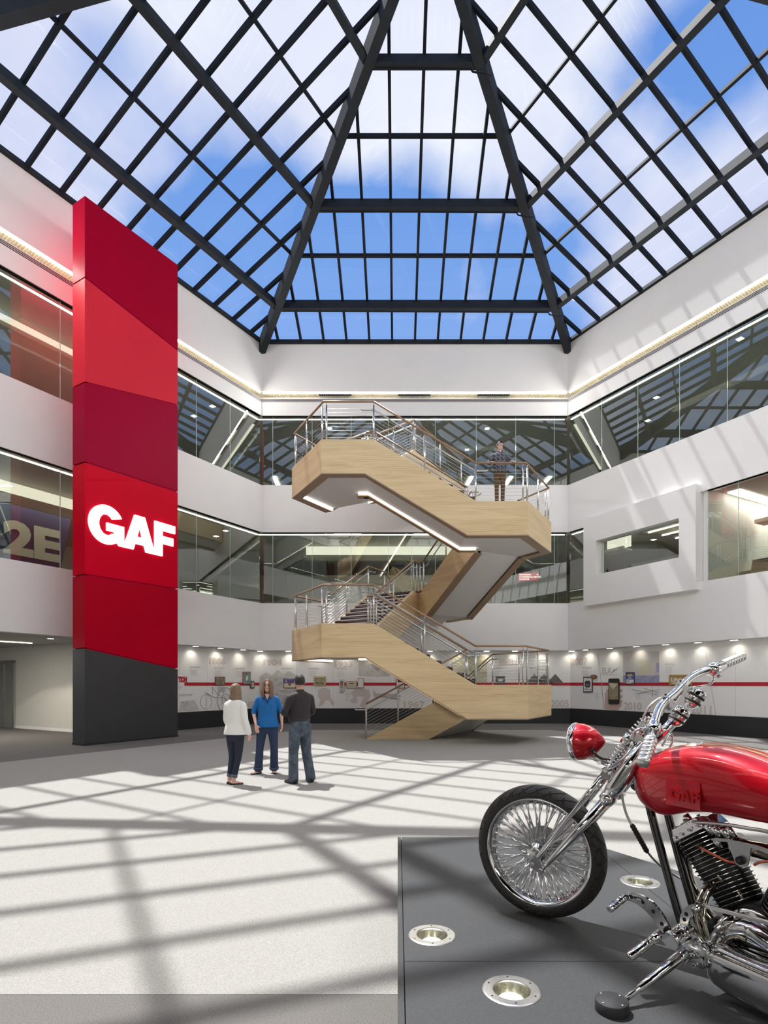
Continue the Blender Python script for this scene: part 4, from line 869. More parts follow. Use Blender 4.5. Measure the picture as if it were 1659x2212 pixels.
# wall washers in the soffit
WW = [('back', -.1+i*1.16) for i in range(12)] + [('left', .9+i*1.16) for i in range(5)] + [('right', .8+i*1.16) for i in range(9)]
for i, (w, u) in enumerate(WW):
    p = W(w, u, .12, 3.0)
    r = thing('wall_washer', 'recessed wall washer above the %s mural, %s from the corner' % (w, ['first','second','third','fourth','fifth','sixth','seventh','eighth','ninth','tenth','eleventh','twelfth'][sum(1 for a_, b_ in WW[:i] if a_ == w)]), 'spotlight', p, 'wall washers above the mural, %s' % w)
    mb = MB(); wbox(mb, w, u-.16, u+.16, .05, .20, 2.975, 3.0, 0, False); mb.build('housing', M['stainless'], r)
    mb = MB(); wbox(mb, w, u-.1, u+.1, .09, .17, 2.965, 2.975, 0, False); mb.build('lens', M['lamp_glow'], r)
    s_ = bpy.data.lights.new('washer_lamp', 'SPOT'); s_.energy = 9; s_.spot_size = 1.9; s_.spot_blend = 1.0; s_.shadow_soft_size = .03; s_.color = (1, .93, .78)
    so = bpy.data.objects.new('washer_lamp', s_); C.objects.link(so); so.location = W(w, u, .10, 2.94); so.rotation_euler = (WL[w][2]*.5 + V((0, 0, -1))).to_track_quat('-Z', 'Y').to_euler(); so.parent = r
    so.matrix_parent_inverse = Matrix.Translation(-r.location)
# speaker plates and black vents of the back slot
for i, x in enumerate((724, 895, 1066)):
    p = at(x, 848, 23.2); mb = MB(); mb.box((p.x, 23.22, 13.48), (.66, 0, 0), (0, .06, 0), (0, 0, .03)); 
    for k in range(14): mb.box((p.x-.62+k*.095, 23.14, 13.45), (.012, 0, 0), (0, .04, 0), (0, 0, .03))
    tag(mb.build('slot_vent', M['black']), 'black slotted vent in the back cove, %s of three' % ('left', 'middle', 'right')[i], 'vent', 'cove vents')
# ------------------------------------------------ display platform
HP = .385
plat = thing('display_platform', 'low charcoal display platform of large panels under the motorcycle', 'platform', (1.4, 2.5, 0))
M['dais'] = mat('charcoal_platform_panel', (.062, .063, .065), .6, spec=.16, var=.16, vs=160, bump=.10, bs=240)
M['chrome'] = mat('chrome', (.80, .80, .80), .07, 1.0); M['brushed'] = mat('brushed_steel', (.62, .61, .59), .30, 1.0, var=.08, vs=20)
M['darkchrome'] = mat('dark_chrome', (.34, .31, .25), .12, 1.0); M['blackpaint'] = mat('gloss_black_frame', (.012, .012, .013), .12, spec=.6, coat=.5)
M['rubber'] = mat('tyre_rubber', (.019, .018, .017), .6, var=.15, vs=30); M['candy'] = mat('candy_red_paint', (.50, .0, .010), .32, .35, spec=.3, coat=.8)
M['candyd'] = mat('candy_red_embossed', (.50, .002, .015), .25, .25, coat=1.0)
M['engblack'] = mat('black_engine', (.010, .010, .010), .5, spec=.3); M['fin'] = mat('polished_fin_edge', (.55, .54, .52), .25, 1.0)
cor = [(0, 4.58), (1.385, 4.58), (3.45, .95), (0, .95)]
def clipx(poly, f):
    out = []
    for i in range(len(poly)):
        A, B_ = poly[i], poly[(i+1) % len(poly)]; fa, fb = f(A), f(B_)
        if fa >= 0: out.append(A)
        if (fa > 0) != (fb > 0) and fa != fb: t = fa/(fa-fb); out.append((A[0]+(B_[0]-A[0])*t, A[1]+(B_[1]-A[1])*t))
    return out
SX, SY, g = 1.513, 2.526, .002
UL = [(.169, 2.79), (.459, 2.285), (1.513, 3.54)]; RL = .085
body = [(.004, 4.576), (1.383, 4.576), (3.443, .954), (.004, .954)]
MB().prism([(x, y, .0) for x, y in reversed(body)], (0, 0, HP-.10)).build('body', M['blackpaint'] if False else M['dais'], plat)
MB().prism([(x, y, HP-.018) for x, y in reversed([(0, 4.58), (.026, 4.58), (.026, .95), (0, .95)])], (0, 0, .018)).build('edge_trim', M['dais'], plat)
MB().abox(0, .02, .95, 4.58, .0, HP-.018).build('side_panel', M['dais'], plat)
sd = MB(); sd.abox(0, 1.385, 4.56, 4.58, 0, HP-.018); sd.build('side_panel', M['dais'], plat)
sd = MB(); sd.prism([(1.385, 4.58, 0), (3.45, .95, 0), (3.43, .94, 0), (1.365, 4.56, 0)], (0, 0, HP-.018)); sd.build('side_panel', M['dais'], plat)
def key(poly, c):      # polygon with a round hole joined by a slit from its first vertex side
    n = 32; a0 = math.atan2(poly[0][1]-c[1], poly[0][0]-c[0])
    ring = [(c[0]+RL*math.cos(a0-2*PI*i/n), c[1]+RL*math.sin(a0-2*PI*i/n)) for i in range(n)]
    return poly[:1] + ring + [ring[0]] + poly[:1] + poly[1:]
full = cor
for xa, xb, ya, yb in ((.030, SX-g, SY+g, 9), (.030, SX-g, 0, SY-g), (SX+g, 9, SY+g, 9), (SX+g, 9, 0, SY-g)):
    P = clipx(clipx(clipx(clipx(full, lambda q: q[0]-xa), lambda q: xb-q[0]), lambda q: q[1]-ya), lambda q: yb-q[1])
    ar = sum(P[i-1][0]*P[i][1]-P[i][0]*P[i-1][1] for i in range(len(P)))
    if ar < 0: P = P[::-1]
    for c in UL:
        if xa < c[0] < xb and ya < c[1] < yb and abs(c[0]-SX) > .1: P = key(P, c)
    if ya > 2:
        cx, cy = UL[2]; n = 16; Q = []
        for i in range(len(P)):
            A, B_ = P[i], P[(i+1) % len(P)]; Q.append(A)
            if abs(A[0]-B_[0]) < 1e-6 and abs(A[0]-SX) < .01:
                up = B_[1] > A[1]; rr = [-PI/2 - PI*k/n if A[0] < SX else -PI/2 + PI*k/n for k in range(n+1)]
                pts = [(A[0] + RL*math.cos(t) if True else 0, cy + RL*math.sin(t)) for t in rr]
                if not up: pts = pts[::-1]
                Q += pts
        P = Q
    MB().prism([(x, y, HP-.018) for x, y in P], (0, 0, .018)).build('top_panel', M['dais'], plat)
M['lens_in'] = mat('uplight_reflector', (.42, .40, .30), .25, .9, var=.3, vs=30); M['upl'] = mat('uplight_lamp', (1, 1, 1), .5, emit=(1, .98, .92), strength=2.6)
M['clearglass'] = glassmat('uplight_glass', (.98, .99, .98), 1.45, .8)
for i, (x, y) in enumerate(UL):
    lb = ['round steel uplight near the left edge of the platform', 'round steel uplight nearest the camera, left of the kickstand puck', 'round steel uplight behind the foot lever, on the panel seam'][i]
    r = thing('platform_uplight', lb.replace('nearest the camera', 'at the platform front'), 'uplight', (x, y, HP), 'round uplights recessed in the platform')
    MB().lathe((x, y, HP), (0,0,1), [(0, .118), (.003, .117), (.0055, .112), (.0055, .077), (.003, .075), (-.003, .075)], 48, caps=False, sm=False).build('ring', M['brushed'], r)
    MB().lathe((x, y, HP-.062), (0,0,1), [(0, .0), (.001, .048), (.02, .064), (.064, .0765)], 40, caps=False).build('reflector', M['lens_in'], r)
    MB().lathe((x*.99, y-.014, HP-.040), (0,0,1), [(0, .052), (.012, .052), (.018, .044), (.021, .0)], 32).build('lamp_glow', M['upl'], r)
    MB().lathe((x, y, HP-.002), (0,0,1), [(0, .0755), (.0015, .0755)], 32, sm=False).build('cover_glass', M['clearglass'], r)
    for k in range(6):
        t = 2*PI*k/6+.5; MB().lathe((x+.098*math.cos(t), y+.098*math.sin(t), HP+.005), (0,0,1), [(0, .0045), (.0015, .004)], 8).build('screw', M['engblack'], r)
# ------------------------------------------------ motorcycle
class FR:
    def __init__(s, O, deg): th = math.radians(deg); s.O = V((O[0], O[1], 0)); s.f = V((-math.sin(th), math.cos(th), 0)); s.l = V((-math.cos(th), -math.sin(th), 0))
    def px(s, x, y, w):
        d = V(((x-CX)/F, 1, -(y-CY)/F)); c = V((0, 0, HC)); t = ((s.O + s.l*w - c).dot(s.l))/d.dot(s.l); return c + d*t
    def p(s, a, w, z): return s.O + s.f*a + s.l*w + V((0, 0, z + HP))
Wf, Bf = FR((.760, 3.030), 56.0), FR((1.214, 2.724), 29.2)
bike = thing('motorcycle', 'red custom chopper motorcycle with chrome springer fork and spoked front wheel on the platform', 'motorcycle', (1.3, 2.5, HP))
def part(name, parent=bike):
    o = bpy.data.objects.new(name, None); C.objects.link(o); o.empty_display_size = .05; o.location = bike.location
    o.parent = parent; o.matrix_parent_inverse = Matrix.Translation(-bike.location); return o
def psub(o, p):       # sub-part: world coordinates kept
    o.parent = p; o.matrix_parent_inverse = Matrix.Translation(-bike.location); return o
TR, TWD = .350, .120
lean = .02
def wheel(fr, name):
    wh = part(name); zc = V((0,0,1))*math.cos(lean) + fr.l*math.sin(lean); ll = fr.l*math.cos(lean) - V((0,0,1))*math.sin(lean)
    Cc = fr.O + V((0, 0, HP)) + zc*TR
    def Q(r, t, w): return Cc + fr.f*(r*math.cos(t)) + zc*(r*math.sin(t)) + ll*w
    # tyre cross-section: points (radius, w)
    prof = []
    for i in range(45):
        a = -PI*.5*1.12 + PI*1.12*i/44
        prof.append((TR - .052 + .052*math.cos(a), .060*math.sin(a), a))
    prof = [(.283, -.036, None)] + prof + [(.283, .036, None)]
    nt_, mb = 792, MB(); rs = []; gd = {}
    for k in range(nt_):
        t = 2*PI*k/nt_; ring = []
        for jj, (r, w, a) in enumerate(prof):
            if a is not None and abs(a) < 1.45:
                v = t*28/(2*PI); s_ = abs(a)
                g1 = (v + .95*s_**1.2) % 1.0; dep = 0
                if s_ > .12 and g1 < .085 and a > 0: dep = .005
                g2 = (v + .5 + .95*s_**1.2) % 1.0
                if s_ > .12 and g2 < .085 and a < 0: dep = .005
                g3 = (v + .3 - .35*s_) % 1.0
                if .75 < s_ < 1.3 and g3 < .075: dep = .005
                if dep: gd[(k, jj)] = 1
                r = r - dep*math.cos(a*.8); w = w - dep*math.sin(a)*.6
            ring.append(Q(r, t, w))
        rs.append(ring)
    mb.rings(rs, 0, closed=True, caps=False, sm=False)
    pn = len(prof)
    for k in range(nt_):
        for j in range(pn):
            r, w, a = prof[j]
            if gd.get((k, j)) and gd.get((k, (j+1) % pn)): mb.m[k*pn+j] = 1  # groove faces coloured blacker to paint in the shade of the recess
    psub(mb.build('tyre', [M['rubber'], M['engblack']]), wh)
    rp = [(.262, -.018), (.258, -.03), (.272, -.036), (.276, -.044), (.287, -.046), (.290, -.041), (.281, -.036), (.281, .036), (.290, .041), (.287, .046), (.276, .044), (.272, .036), (.258, .03), (.262, .018), (.250, .010), (.250, -.010)]
    mb = MB(); mb.rings([[Q(r, 2*PI*k/96, w) for r, w in rp] for k in range(96)], 0, closed=True, caps=False); psub(mb.build('rim', M['chrome']), wh)
    hp = [(-.062, .020), (-.060, .034), (-.052, .034), (-.050, .050), (-.042, .052), (-.040, .036)] + [(-.036+.009*i, .033 if i % 2 else .037) for i in range(9)] + [(.040, .036), (.042, .052), (.050, .050), (.052, .034), (.060, .034), (.062, .020)]
    psub(MB().lathe(Cc, ll, hp, 32).build('hub', M['chrome']), wh)
    psub(MB().lathe(Cc, ll, [(-.13, .011), (-.128, .013), (.128, .013), (.13, .011)], 16).build('axle', M['brushed']), wh)
    psub(MB().lathe(Cc, ll, [(-.074, .05), (-.074, .115), (-.069, .115), (-.069, .05), (-.074, .05)], 48, caps=False, sm=False).build('brake_disc', M['brushed']), wh)
    proto = None
    for k in range(80):
        sg = 1 if k % 2 else -1; ta = 2*PI*k/80; off = (.42 if (k//2) % 2 else -.42)
        p, q = Q(.047, ta+off*.75, sg*.046), Q(.262, ta, sg*.010)
        mb = MB(); d = q-p; mb.tube([p, p+d*.80, p+d*.82, p+d*.93, p+d*.95, q], [.0042, .0042, .0065, .0065, .0048, .0048], 6)
        psub(mb.build('spoke', M['chrome']), wh)
    return wh, Cc, zc, ll
fw, FC, fz, fl_ = wheel(Wf, 'front_wheel')
rO = Bf.O + Bf.f*(-1.32); rear = FR((rO.x, rO.y), 29.2)
wheel(rear, 'rear_wheel')
WP, BP = Wf.px, Bf.px
def T(name, pts, r, m='chrome', seg=14, parent=bike, **k):
    o = MB().tube(pts, r, seg, **k).build(name, M[m] if isinstance(m, str) else m); 
    if parent is bike: setp(o, bike)
    else: psub(o, parent)
    return o
def spline(pts, n=6):       # Catmull-Rom
    pts = [V(p) for p in pts]; out = []
    for i in range(len(pts)-1):
        a, b, c, d = pts[max(0, i-1)], pts[i], pts[i+1], pts[min(len(pts)-1, i+2)]
        for k in range(n):
            t = k/n; out.append(.5*((2*b) + (c-a)*t + (2*a-5*b+4*c-d)*t*t + (3*b-a-3*c+d)*t**3))
    return out + [pts[-1]]
def lat(w): return Wf.l*w
# springer fork, left and right sides
fork = part('springer_fork')
for sg, nm in ((1, 'left'), (-1, 'right')):
    dl = V((0,0,0)) if sg > 0 else -Wf.l*.19
    a, b, c = WP(1169, 1880, .105)+dl, WP(1309, 1729, .095)+dl, WP(1392, 1606, .085)+dl
    T('rear_leg', [a, a+(b-a)*.12, a+(b-a)*.5, b], [.011, .016, .023, .026], 'chrome', 20, fork)
    T('leg_collar', [b-(b-a)*.02, b-(b-a)*.01, b+(b-a)*.06, b+(b-a)*.08], [.028, .038, .040, .030], 'chrome', 20, fork)
    T('upper_leg', [b, b+(c-b)*.25, b+(c-b)*.6, c], [.032, .041, .040, .030], 'chrome', 20, fork)
    f0, f1 = WP(1151, 1866, .11)+dl, WP(1304, 1672, .085)+dl
    T('front_leg', [f0, f0+(f1-f0)*.08, f0+(f1-f0)*.75, f1], [.010, .013, .014, .013], 'chrome', 16, fork)
    # rocker plate between the legs and the axle
    e = FC + fl_*.105*sg
    for q, r_ in ((a, .021), (f0, .019)):
        psub(MB().lathe(q - fl_*.02, fl_, [(0, r_), (.012, r_), (.03, r_*.6), (.038, r_*.55)], 18).build('pivot_bolt', M['chrome']), fork)
    ax = fl_*.006; x = (a-f0).normalized(); y = x.cross(fl_).normalized()
    psub(MB().prism([f0-x*.018-y*.012, f0-x*.012+y*.018, a+x*.012+y*.016, a+x*.022-y*.010, e*.6+(a+f0)*.2-y*.03], fl_*.012).build('rocker', M['chrome']), fork)
    T('axle_spacer', [e - fl_*.03*sg, e + fl_*.012*sg], .016, 'brushed', 16, fork)
    T('threaded_rod', [f1, f1 + (f1-f0)*.10], .011, 'brushed', 12, fork)
    # two springs over one another
    def coil(p, q, R, n, r, m, nm2='spring'):
        p, q = V(p), V(q); d = (q-p); u = d.normalized(); x_ = u.cross(V((0,0,1))).normalized(); y_ = u.cross(x_)
        pts = [p + d*(i/(n*14)) + x_*math.cos(2*PI*i/14)*R + y_*math.sin(2*PI*i/14)*R for i in range(n*14+1)]
        T(nm2, pts, r, m, 6, fork)
    s0, s1, s2, s3 = WP(1312, 1660, .07)+dl, WP(1348, 1607, .065)+dl, WP(1362, 1588, .06)+dl, WP(1398, 1550, .055)+dl
    coil(s0, s1, .020, 8, .0042, 'chrome'); T('spring_rod', [s0, s3], .009, 'chrome', 10, fork)
    coil(s2, s3, .019, 6, .0042, 'chrome')
    T('spring_cap', [s1, s2], .024, 'chrome', 18, fork)
    l0 = WP(1330, 1668, .05)+dl; coil(l0, l0 + (s1-s0)*.55, .020, 5, .0045, 'engblack')
    T('brace', spline([WP(1303, 1664, .075)+dl, WP(1325, 1655, .085)+dl, WP(1350, 1635, .085)+dl, WP(1364, 1614, .08)+dl, WP(1366, 1602, .075)+dl], 5), .012, 'chrome', 12, fork)
# yokes
def block(c, x, y, z, m='chrome', nm='yoke', parent=fork):
    psub(MB().box(c, x, y, z).build(nm, M[m]), parent)
st = (WP(1412, 1545, 0) - WP(1330, 1668, 0)).normalized(); fx = Wf.l.cross(st).normalized()
for (x, y), t in (((1388, 1592), .020), ((1322, 1672), .012), ((1403, 1568), .014)):
    c = WP(x, y, 0); block(c, Wf.l*.105, fx*.032, st*t)
for w in (.07, .0, -.07):
    for (x, y) in ((1378, 1588), (1402, 1572)):
        c = WP(x, y, w); T('yoke_nut', [c - st*.02, c + st*.028], .017, 'chrome', 6, fork)
T('steering_stem', [WP(1352, 1668, -.02), WP(1395, 1596, -.02)], .030, 'blackpaint', 16, fork)
T('fork_tube_right', [WP(1408, 1606, -.10), WP(1458, 1556, -.10)], .024, 'chrome', 18, fork)
# the two round chrome caps behind the bars
for nm, cx_, cy_, w in (('lower', 1465, 1549, -.10), ('upper', 1500, 1510, -.16)):
    c = WP(cx_, cy_, w); ax = (st*.8 + V((.35, 0, .45))).normalized()
    g_ = part('gauge'); 
    psub(MB().lathe(c - ax*.052, ax, [(0, .012), (.01, .022), (.022, .034), (.040, .037), (.066, .038), (.086, .038), (.098, .034), (.104, .024), (.106, .0)], 28).build('housing', M['chrome']), g_)
    for h in (.038, .068): psub(MB().lathe(c - ax*.052 + ax*(h-.006), ax, [(0, .038), (.001, .0405), (.011, .0405), (.012, .038)], 28).build('rubber_band', M['rubber']), g_)
# handlebar
hb = part('handlebar')
bar_pts = [(1404, 1604, .345), (1409, 1580, .30), (1415, 1555, .25), (1423, 1532, .17), (1437, 1515, .07), (1455, 1500, .0), (1474, 1481, -.08), (1491, 1465, -.14), (1515, 1453, -.21), (1540, 1444.5, -.27), (1560, 1437, -.32)]
T('bar', spline([WP(*q) for q in bar_pts], 5), .0185, 'chrome', 18, hb)
def ribbed(p, q, r, n, nm):
    d = q-p; L = d.length; u = d.normalized(); prof = [(0, r*.9), (.004, r)]
    for i in range(n):
        h0, h1 = L*(.06+.9*i/n), L*(.06+.9*(i+1)/n); prof += [(h0, r*.93), (h0+.003, r*.93), (h0+.004, r*1.02), (h1-.002, r*1.02)]
    prof += [(L-.004, r), (L, r*.93), (L+.0005, 0)]
    psub(MB().lathe(p, u, prof, 28).build(nm, M['grip']), hb)
M['grip'] = mat('satin_chrome_grip', (.86, .86, .85), .34, 1.0)
ribbed(WP(1406, 1596, .335), WP(1388, 1650, .44), .0275, 6, 'grip'); ribbed(WP(1560, 1437, -.33), WP(1605, 1418, -.46), .0235, 7, 'grip')
a, b = WP(1532, 1450, -.25), WP(1560, 1437, -.33); T('throttle_housing', [a, a+(b-a)*.1, a+(b-a)*.5, a+(b-a)*.55, b], [.026, .034, .034, .028, .026], 'chrome', 22, hb)
T('switch_knob', [WP(1548, 1452, -.29), WP(1553, 1462, -.30)], .014, 'chrome', 16, hb)
T('brake_lever', spline([WP(1544, 1458, -.28), WP(1540, 1472, -.27), WP(1528, 1480, -.24), WP(1505, 1484, -.19), WP(1484, 1488, -.13)], 6), .0058, 'chrome', 10, hb)
a, b = WP(1413, 1566, .27), WP(1408, 1584, .31); T('bar_flange', [a, b], .030, 'chrome', 22, hb)
for (x, y, w) in ((1440, 1517, .055), (1472, 1487, -.075)):
    c = WP(x, y, w); u = Wf.l; v = st; k = u.cross(v).normalized()
    block(c, u*.014, k*.030, v*.026, 'chrome', 'bar_clamp', hb); block(c - v*.036 + k*.004, u*.014, k*.018, v*.03, 'chrome', 'riser', hb)
    for s_ in (-1, 1): q = c + v*.024 + k*.022*s_; T('clamp_bolt', [q, q + v*.008], .005, 'engblack', 8, hb)
T('switch_block', [WP(1388, 1580, .14), WP(1405, 1570, .13)], [.020, .014], 'chrome', 4, hb)
# cables
for nm, pts, r, m in (('brake_hose', [(1388, 1556, .1), (1394, 1540, .1), (1406, 1523, .09), (1424, 1509, .06), (1447, 1500, .02)], .0055, 'brushed'),
                      ('brake_hose', [(1368, 1597, .1), (1372, 1580, .11), (1384, 1573, .1), (1388, 1556, .1)], .0065, 'brushed'),
                      ('brake_hose', [(1341, 1640, .02), (1340, 1680, .02), (1343, 1715, .02), (1352, 1755, .02), (1366, 1785, .02)], .0065, 'brushed'),
                      ('brake_hose', [(1397, 1838, -.02), (1412, 1856, -.05), (1434, 1876, -.08), (1462, 1893, -.1), (1492, 1908, -.1)], .006, 'brushed'),
                      ('right_cable', [(1423, 1640, -.1), (1440, 1625, -.13), (1452, 1602, -.14), (1448, 1585, -.13), (1430, 1612, -.1)], .005, 'chrome')):
    T(nm, spline([WP(*q) for q in pts], 6), r, m, 8)
p, q = WP(1364, 1780, .02), WP(1399, 1842, -.02); d = q-p; pr3 = []
for i in range(22): pr3 += [(d.length*i/22, .011 if i % 2 else .0135)]
pr3[0] = (0, .007); setp(MB().lathe(p, d, pr3 + [(d.length, .007)], 14).build('ribbed_sleeve', M['rubber']), bike)
# headlight
hl = part('headlight')
c0 = WP(1247, 1602, 0); hax = -Wf.f
hax = (WP(1306, 1603, .0) - c0).normalized()
psub(MB().lathe(c0, hax, [(-.004, .094), (.012, .0945), (.035, .092), (.060, .084), (.085, .070), (.108, .050), (.126, .028), (.138, .010), (.141, 0)], 48).build('shell', M['candy']), hl)
psub(MB().lathe(c0, hax, [(-.024, .080), (-.026, .086), (-.020, .095), (-.010, .0985), (.000, .098), (.004, .095)], 48).build('bezel', M['chrome']), hl)
psub(MB().lathe(c0, hax, [(-.044, .0), (-.042, .03), (-.036, .06), (-.030, .083), (-.02, .083)], 32).build('lens', mat('headlight_lens', (.8, .82, .84), .05, spec=.8)), hl)
q0, q1 = WP(1270, 1628, 0), WP(1318, 1654, 0)
psub(MB().tube([q0, (q0+q1)/2, q1], [.020, .016, .012], 12).build('bracket', M['brushed']), hl); T('bracket_bolt', [WP(1294, 1648, .035), WP(1294, 1647, .0)], .010, 'chrome', 12, hl)
T('wiring', spline([WP(1279, 1621, .055), WP(1283, 1625, .075), WP(1291, 1633, .075), WP(1303, 1639, .06), WP(1318, 1641, .03)], 6), .006, 'rubber', 8, hl)
T('grommet', [WP(1276, 1619, .05), WP(1281, 1623, .075)], .011, 'rubber', 14, hl)
# ---------------- bike frame coordinates from here
def Bq(s, w, z): return Bf.p(s, w, z)
tk = part('fuel_tank')
# stations: s, half width, top z, shoulder z, bottom z at the sides, underside centre z
ST = [(.052, .012, .775, .755, .735), (.045, .050, .812, .770, .712), (.030, .084, .842, .785, .688), (.005, .112, .872, .80, .662), (-.04, .136, .902, .818, .638), (-.09, .152, .926, .832, .616), (-.15, .163, .950, .845, .610), (-.21, .168, .966, .852, .632),
      (-.28, .171, .977, .855, .660), (-.36, .173, .981, .853, .678), (-.44, .173, .973, .846, .682), (-.52, .171, .955, .836, .680), (-.60, .166, .930, .822, .684), (-.70, .154, .890, .80, .69), (-.80, .132, .845, .78, .70), (-.90, .100, .800, .76, .71), (-.98, .050, .765, .745, .725)]
rs = []
for s_, hw_, zt, zm, zb in ST:
    ring = []
    for i in range(40):
        t = 2*PI*i/40; c_, n_ = math.cos(t), math.sin(t)
        x = hw_*math.copysign(abs(c_)**.62, c_)
        if n_ >= 0: z = zm + (zt-zm)*abs(n_)**.95
        else:
            z = zm - (zm-zb)*abs(n_)**.7; x *= (1 - .10*abs(n_))
            if abs(c_) < .55: z += .05*(1-(abs(c_)/.55)**2)*min(1, hw_/.12)
        ring.append(Bq(s_, x, z))
    rs.append(ring)
tank = MB(); tank.rings(rs, 0); to = psub(tank.build('shell', M['candy']), tk)
mo = to.modifiers.new('smooth', 'SUBSURF'); mo.levels = 1; mo.render_levels = 2
cpz = BP(1508, 1622, .02); up_ = V((0,0,1)) + Bf.f*.05
cq = Bq(-.252, .045, .974)
psub(MB().lathe(cq - V((0,0,.006)), (V((0,0,1))+Bf.f*.16+Bf.l*.30), [(0, .038), (.006, .038), (.009, .034), (.009, .020), (.0105, .018), (.0105, 0)], 32).build('filler_cap', M['brushed']), tk)
M['pin'] = mat('gold_pinstripe', (.60, .36, .16), .4)
def onTank(s_, fr_):      # point on the top surface; fr_: fraction of the half width
    for i in range(len(ST)-1):
        if ST[i+1][0] <= s_ <= ST[i][0]:
            t = (ST[i][0]-s_)/(ST[i][0]-ST[i+1][0]); v = [ST[i][k]*(1-t) + ST[i+1][k]*t for k in range(5)]; break
    c_ = abs(fr_)**(1/.62); n_ = math.sqrt(max(0, 1-c_*c_)); return Bq(s_, v[1]*fr_, v[3] - 0 + (v[2]-v[3])*n_**.95 + .0015)
for fr_ in (.30, -.30, .36, -.36): psub(MB().tube(spline([onTank(s_, fr_*w_) for s_, w_ in ((-.12, 1.15), (-.17, 1.2), (-.22, 1.15), (-.30, 1.1), (-.345, 1.05), (-.36, .62), (-.42, .50), (-.52, .48), (-.62, .46), (-.74, .44))], 4), .0012, 4).build('pinstripe', M['pin']), tk)
# raised square badge with the letters
bo = lambda fx, fz, k=0: Bq(-.207 - fx*.155, .1685 + k + .004*math.sin(fx*3.1), .828 - fz*.112)
bd = MB(); bd.prism([bo(0, 0), bo(1, 0), bo(1, 1), bo(0, 1)], Bf.l*.0065); psub(bd.build('badge', M['candyd']), tk)
lp = part('badge_lettering', bike)
_sp = setp
def setp(o, p):
    if p is lp: return psub(o, p)
    return _sp(o, p)
letters(Bq(-.228, .176, .742), -Bf.f, V((0, 0, 1)), Bf.l, (.0, .005), (.118, .050), M['candy'], lp)
setp = _sp
# frame
for w in (.055, -.055):
    T('down_tube', spline([Bq(.03, w*.3, .80), Bq(-.03, w, .68), Bq(-.12, w, .40), Bq(-.215, w, .14), Bq(-.30, w, .07), Bq(-.60, w, .06), Bq(-1.2, w, .25)], 5), .019, 'blackpaint', 14)
T('backbone', [Bq(.02, 0, .84), Bq(-.4, 0, .80), Bq(-1.0, 0, .62), Bq(-1.3, .0, .40)], .024, 'blackpaint', 14)
T('neck', [Bq(.07, 0, .72), Bq(-.01, 0, .90)], .036, 'blackpaint', 18)
T('neck_gusset', [Bq(.05, 0, .74), Bq(-.05, 0, .66)], .032, 'blackpaint', 12)
# engine
eng = part('engine')
def cyl(base, top, nf, name, r0):
    b0, t0 = V(base), V(top); d = t0-b0; u = d.normalized(); x_ = Bf.l; y_ = x_.cross(u).normalized(); L = d.length
    psub(MB().lathe(b0, u, [(0, r0*.96), (L, r0*1.12)], 28).build('barrel', M['engblack']), eng)
    for i in range(nf):
        h = L*(.03 + .94*i/(nf-1)); rr = r0*(1.0 + .16*(i/(nf-1))); c = b0 + u*h; n = 28; out = []; 
        for k in range(n):
            t = 2*PI*k/n; cx2 = math.copysign(abs(math.cos(t))**.85, math.cos(t)); cy2 = math.copysign(abs(math.sin(t))**.85, math.sin(t)); out.append((cx2*rr*1.0, cy2*rr*1.02))
        mb = MB(); mb.rings([[c + x_*a_*kk + y_*b_*kk + u*hh for a_, b_ in out] for kk, hh in ((.97, 0), (1.0, .001), (1.0, .0032), (.97, .0042))], 0, caps=True, sm=False)
        for f_ in range(n, 2*n): mb.m[f_] = 1
        psub(mb.build('fin', [M['engblack'], M['fin']]), eng)
    return u, y_
u1, y1 = cyl(Bq(-.435, .0, .33), Bq(-.262, .0, .575), 17, 'front', .092)
u2, y2 = cyl(Bq(-.60, .0, .33), Bq(-.735, .0, .590), 17, 'rear', .092)
for (tp, u, y, sg) in ((Bq(-.262, 0, .575), u1, y1, 1), (Bq(-.735, 0, .590), u2, y2, -1)):
    for w, hl_ in ((.055, .040), (-.055, .040)):
        c = tp + Bf.l*w + u*.030
        b = MB(); b.hull8([c - Bf.l*hl_ - y*.088 - u*.026, c + Bf.l*hl_ - y*.088 - u*.026, c + Bf.l*hl_ + y*.088 - u*.026, c - Bf.l*hl_ + y*.088 - u*.026,
                           c - Bf.l*hl_*.8 - y*.072 + u*.032, c + Bf.l*hl_*.8 - y*.072 + u*.032, c + Bf.l*hl_*.8 + y*.072 + u*.032, c - Bf.l*hl_*.8 + y*.072 + u*.032])
        o = psub(b.build('rocker_box', M['chrome']), eng); bv = o.modifiers.new('bevel', 'BEVEL'); bv.width = .008; bv.segments = 3
        for e in (-1, -.3, .4, 1):
            q = c + y*.064*e + Bf.l*.043 - u*.005; T('bolt', [q - Bf.l*.003, q + Bf.l*.006], .007, 'chrome', 6, eng)
            q = c + y*.066*e + u*.03; T('bolt', [q, q + u*.009], .0075, 'chrome', 6, eng)
T('intake', [Bq(-.36, -.02, .56), Bq(-.62, -.02, .56)], .034, 'darkchrome', 18, eng); T('intake_flange', [Bq(-.40, 0, .565), Bq(-.42, 0, .565)], .052, 'chrome', 20, eng)
T('oil_line', spline([BP(1478, 1772, .06), BP(1505, 1776, .09), BP(1560, 1780, .12), BP(1620, 1790, .13), BP(1659, 1797, .12), Bq(-.72, .1, .66)], 5), .0075, 'brushed', 10, eng)
for (x, y, w, r_) in ((1488, 1770, .05, .014), (1497, 1785, .07, .017), (1502, 1797, .08, .013), (1535, 1790, .09, .022), (1548, 1796, .10, .016), (1568, 1800, .08, .020), (1580, 1798, .08, .012)):
    c = BP(x, y, w); T('fitting', [c - u1*.022 - Bf.l*.01, c + u1*.024 + Bf.l*.006], r_, 'chrome', 8, eng)
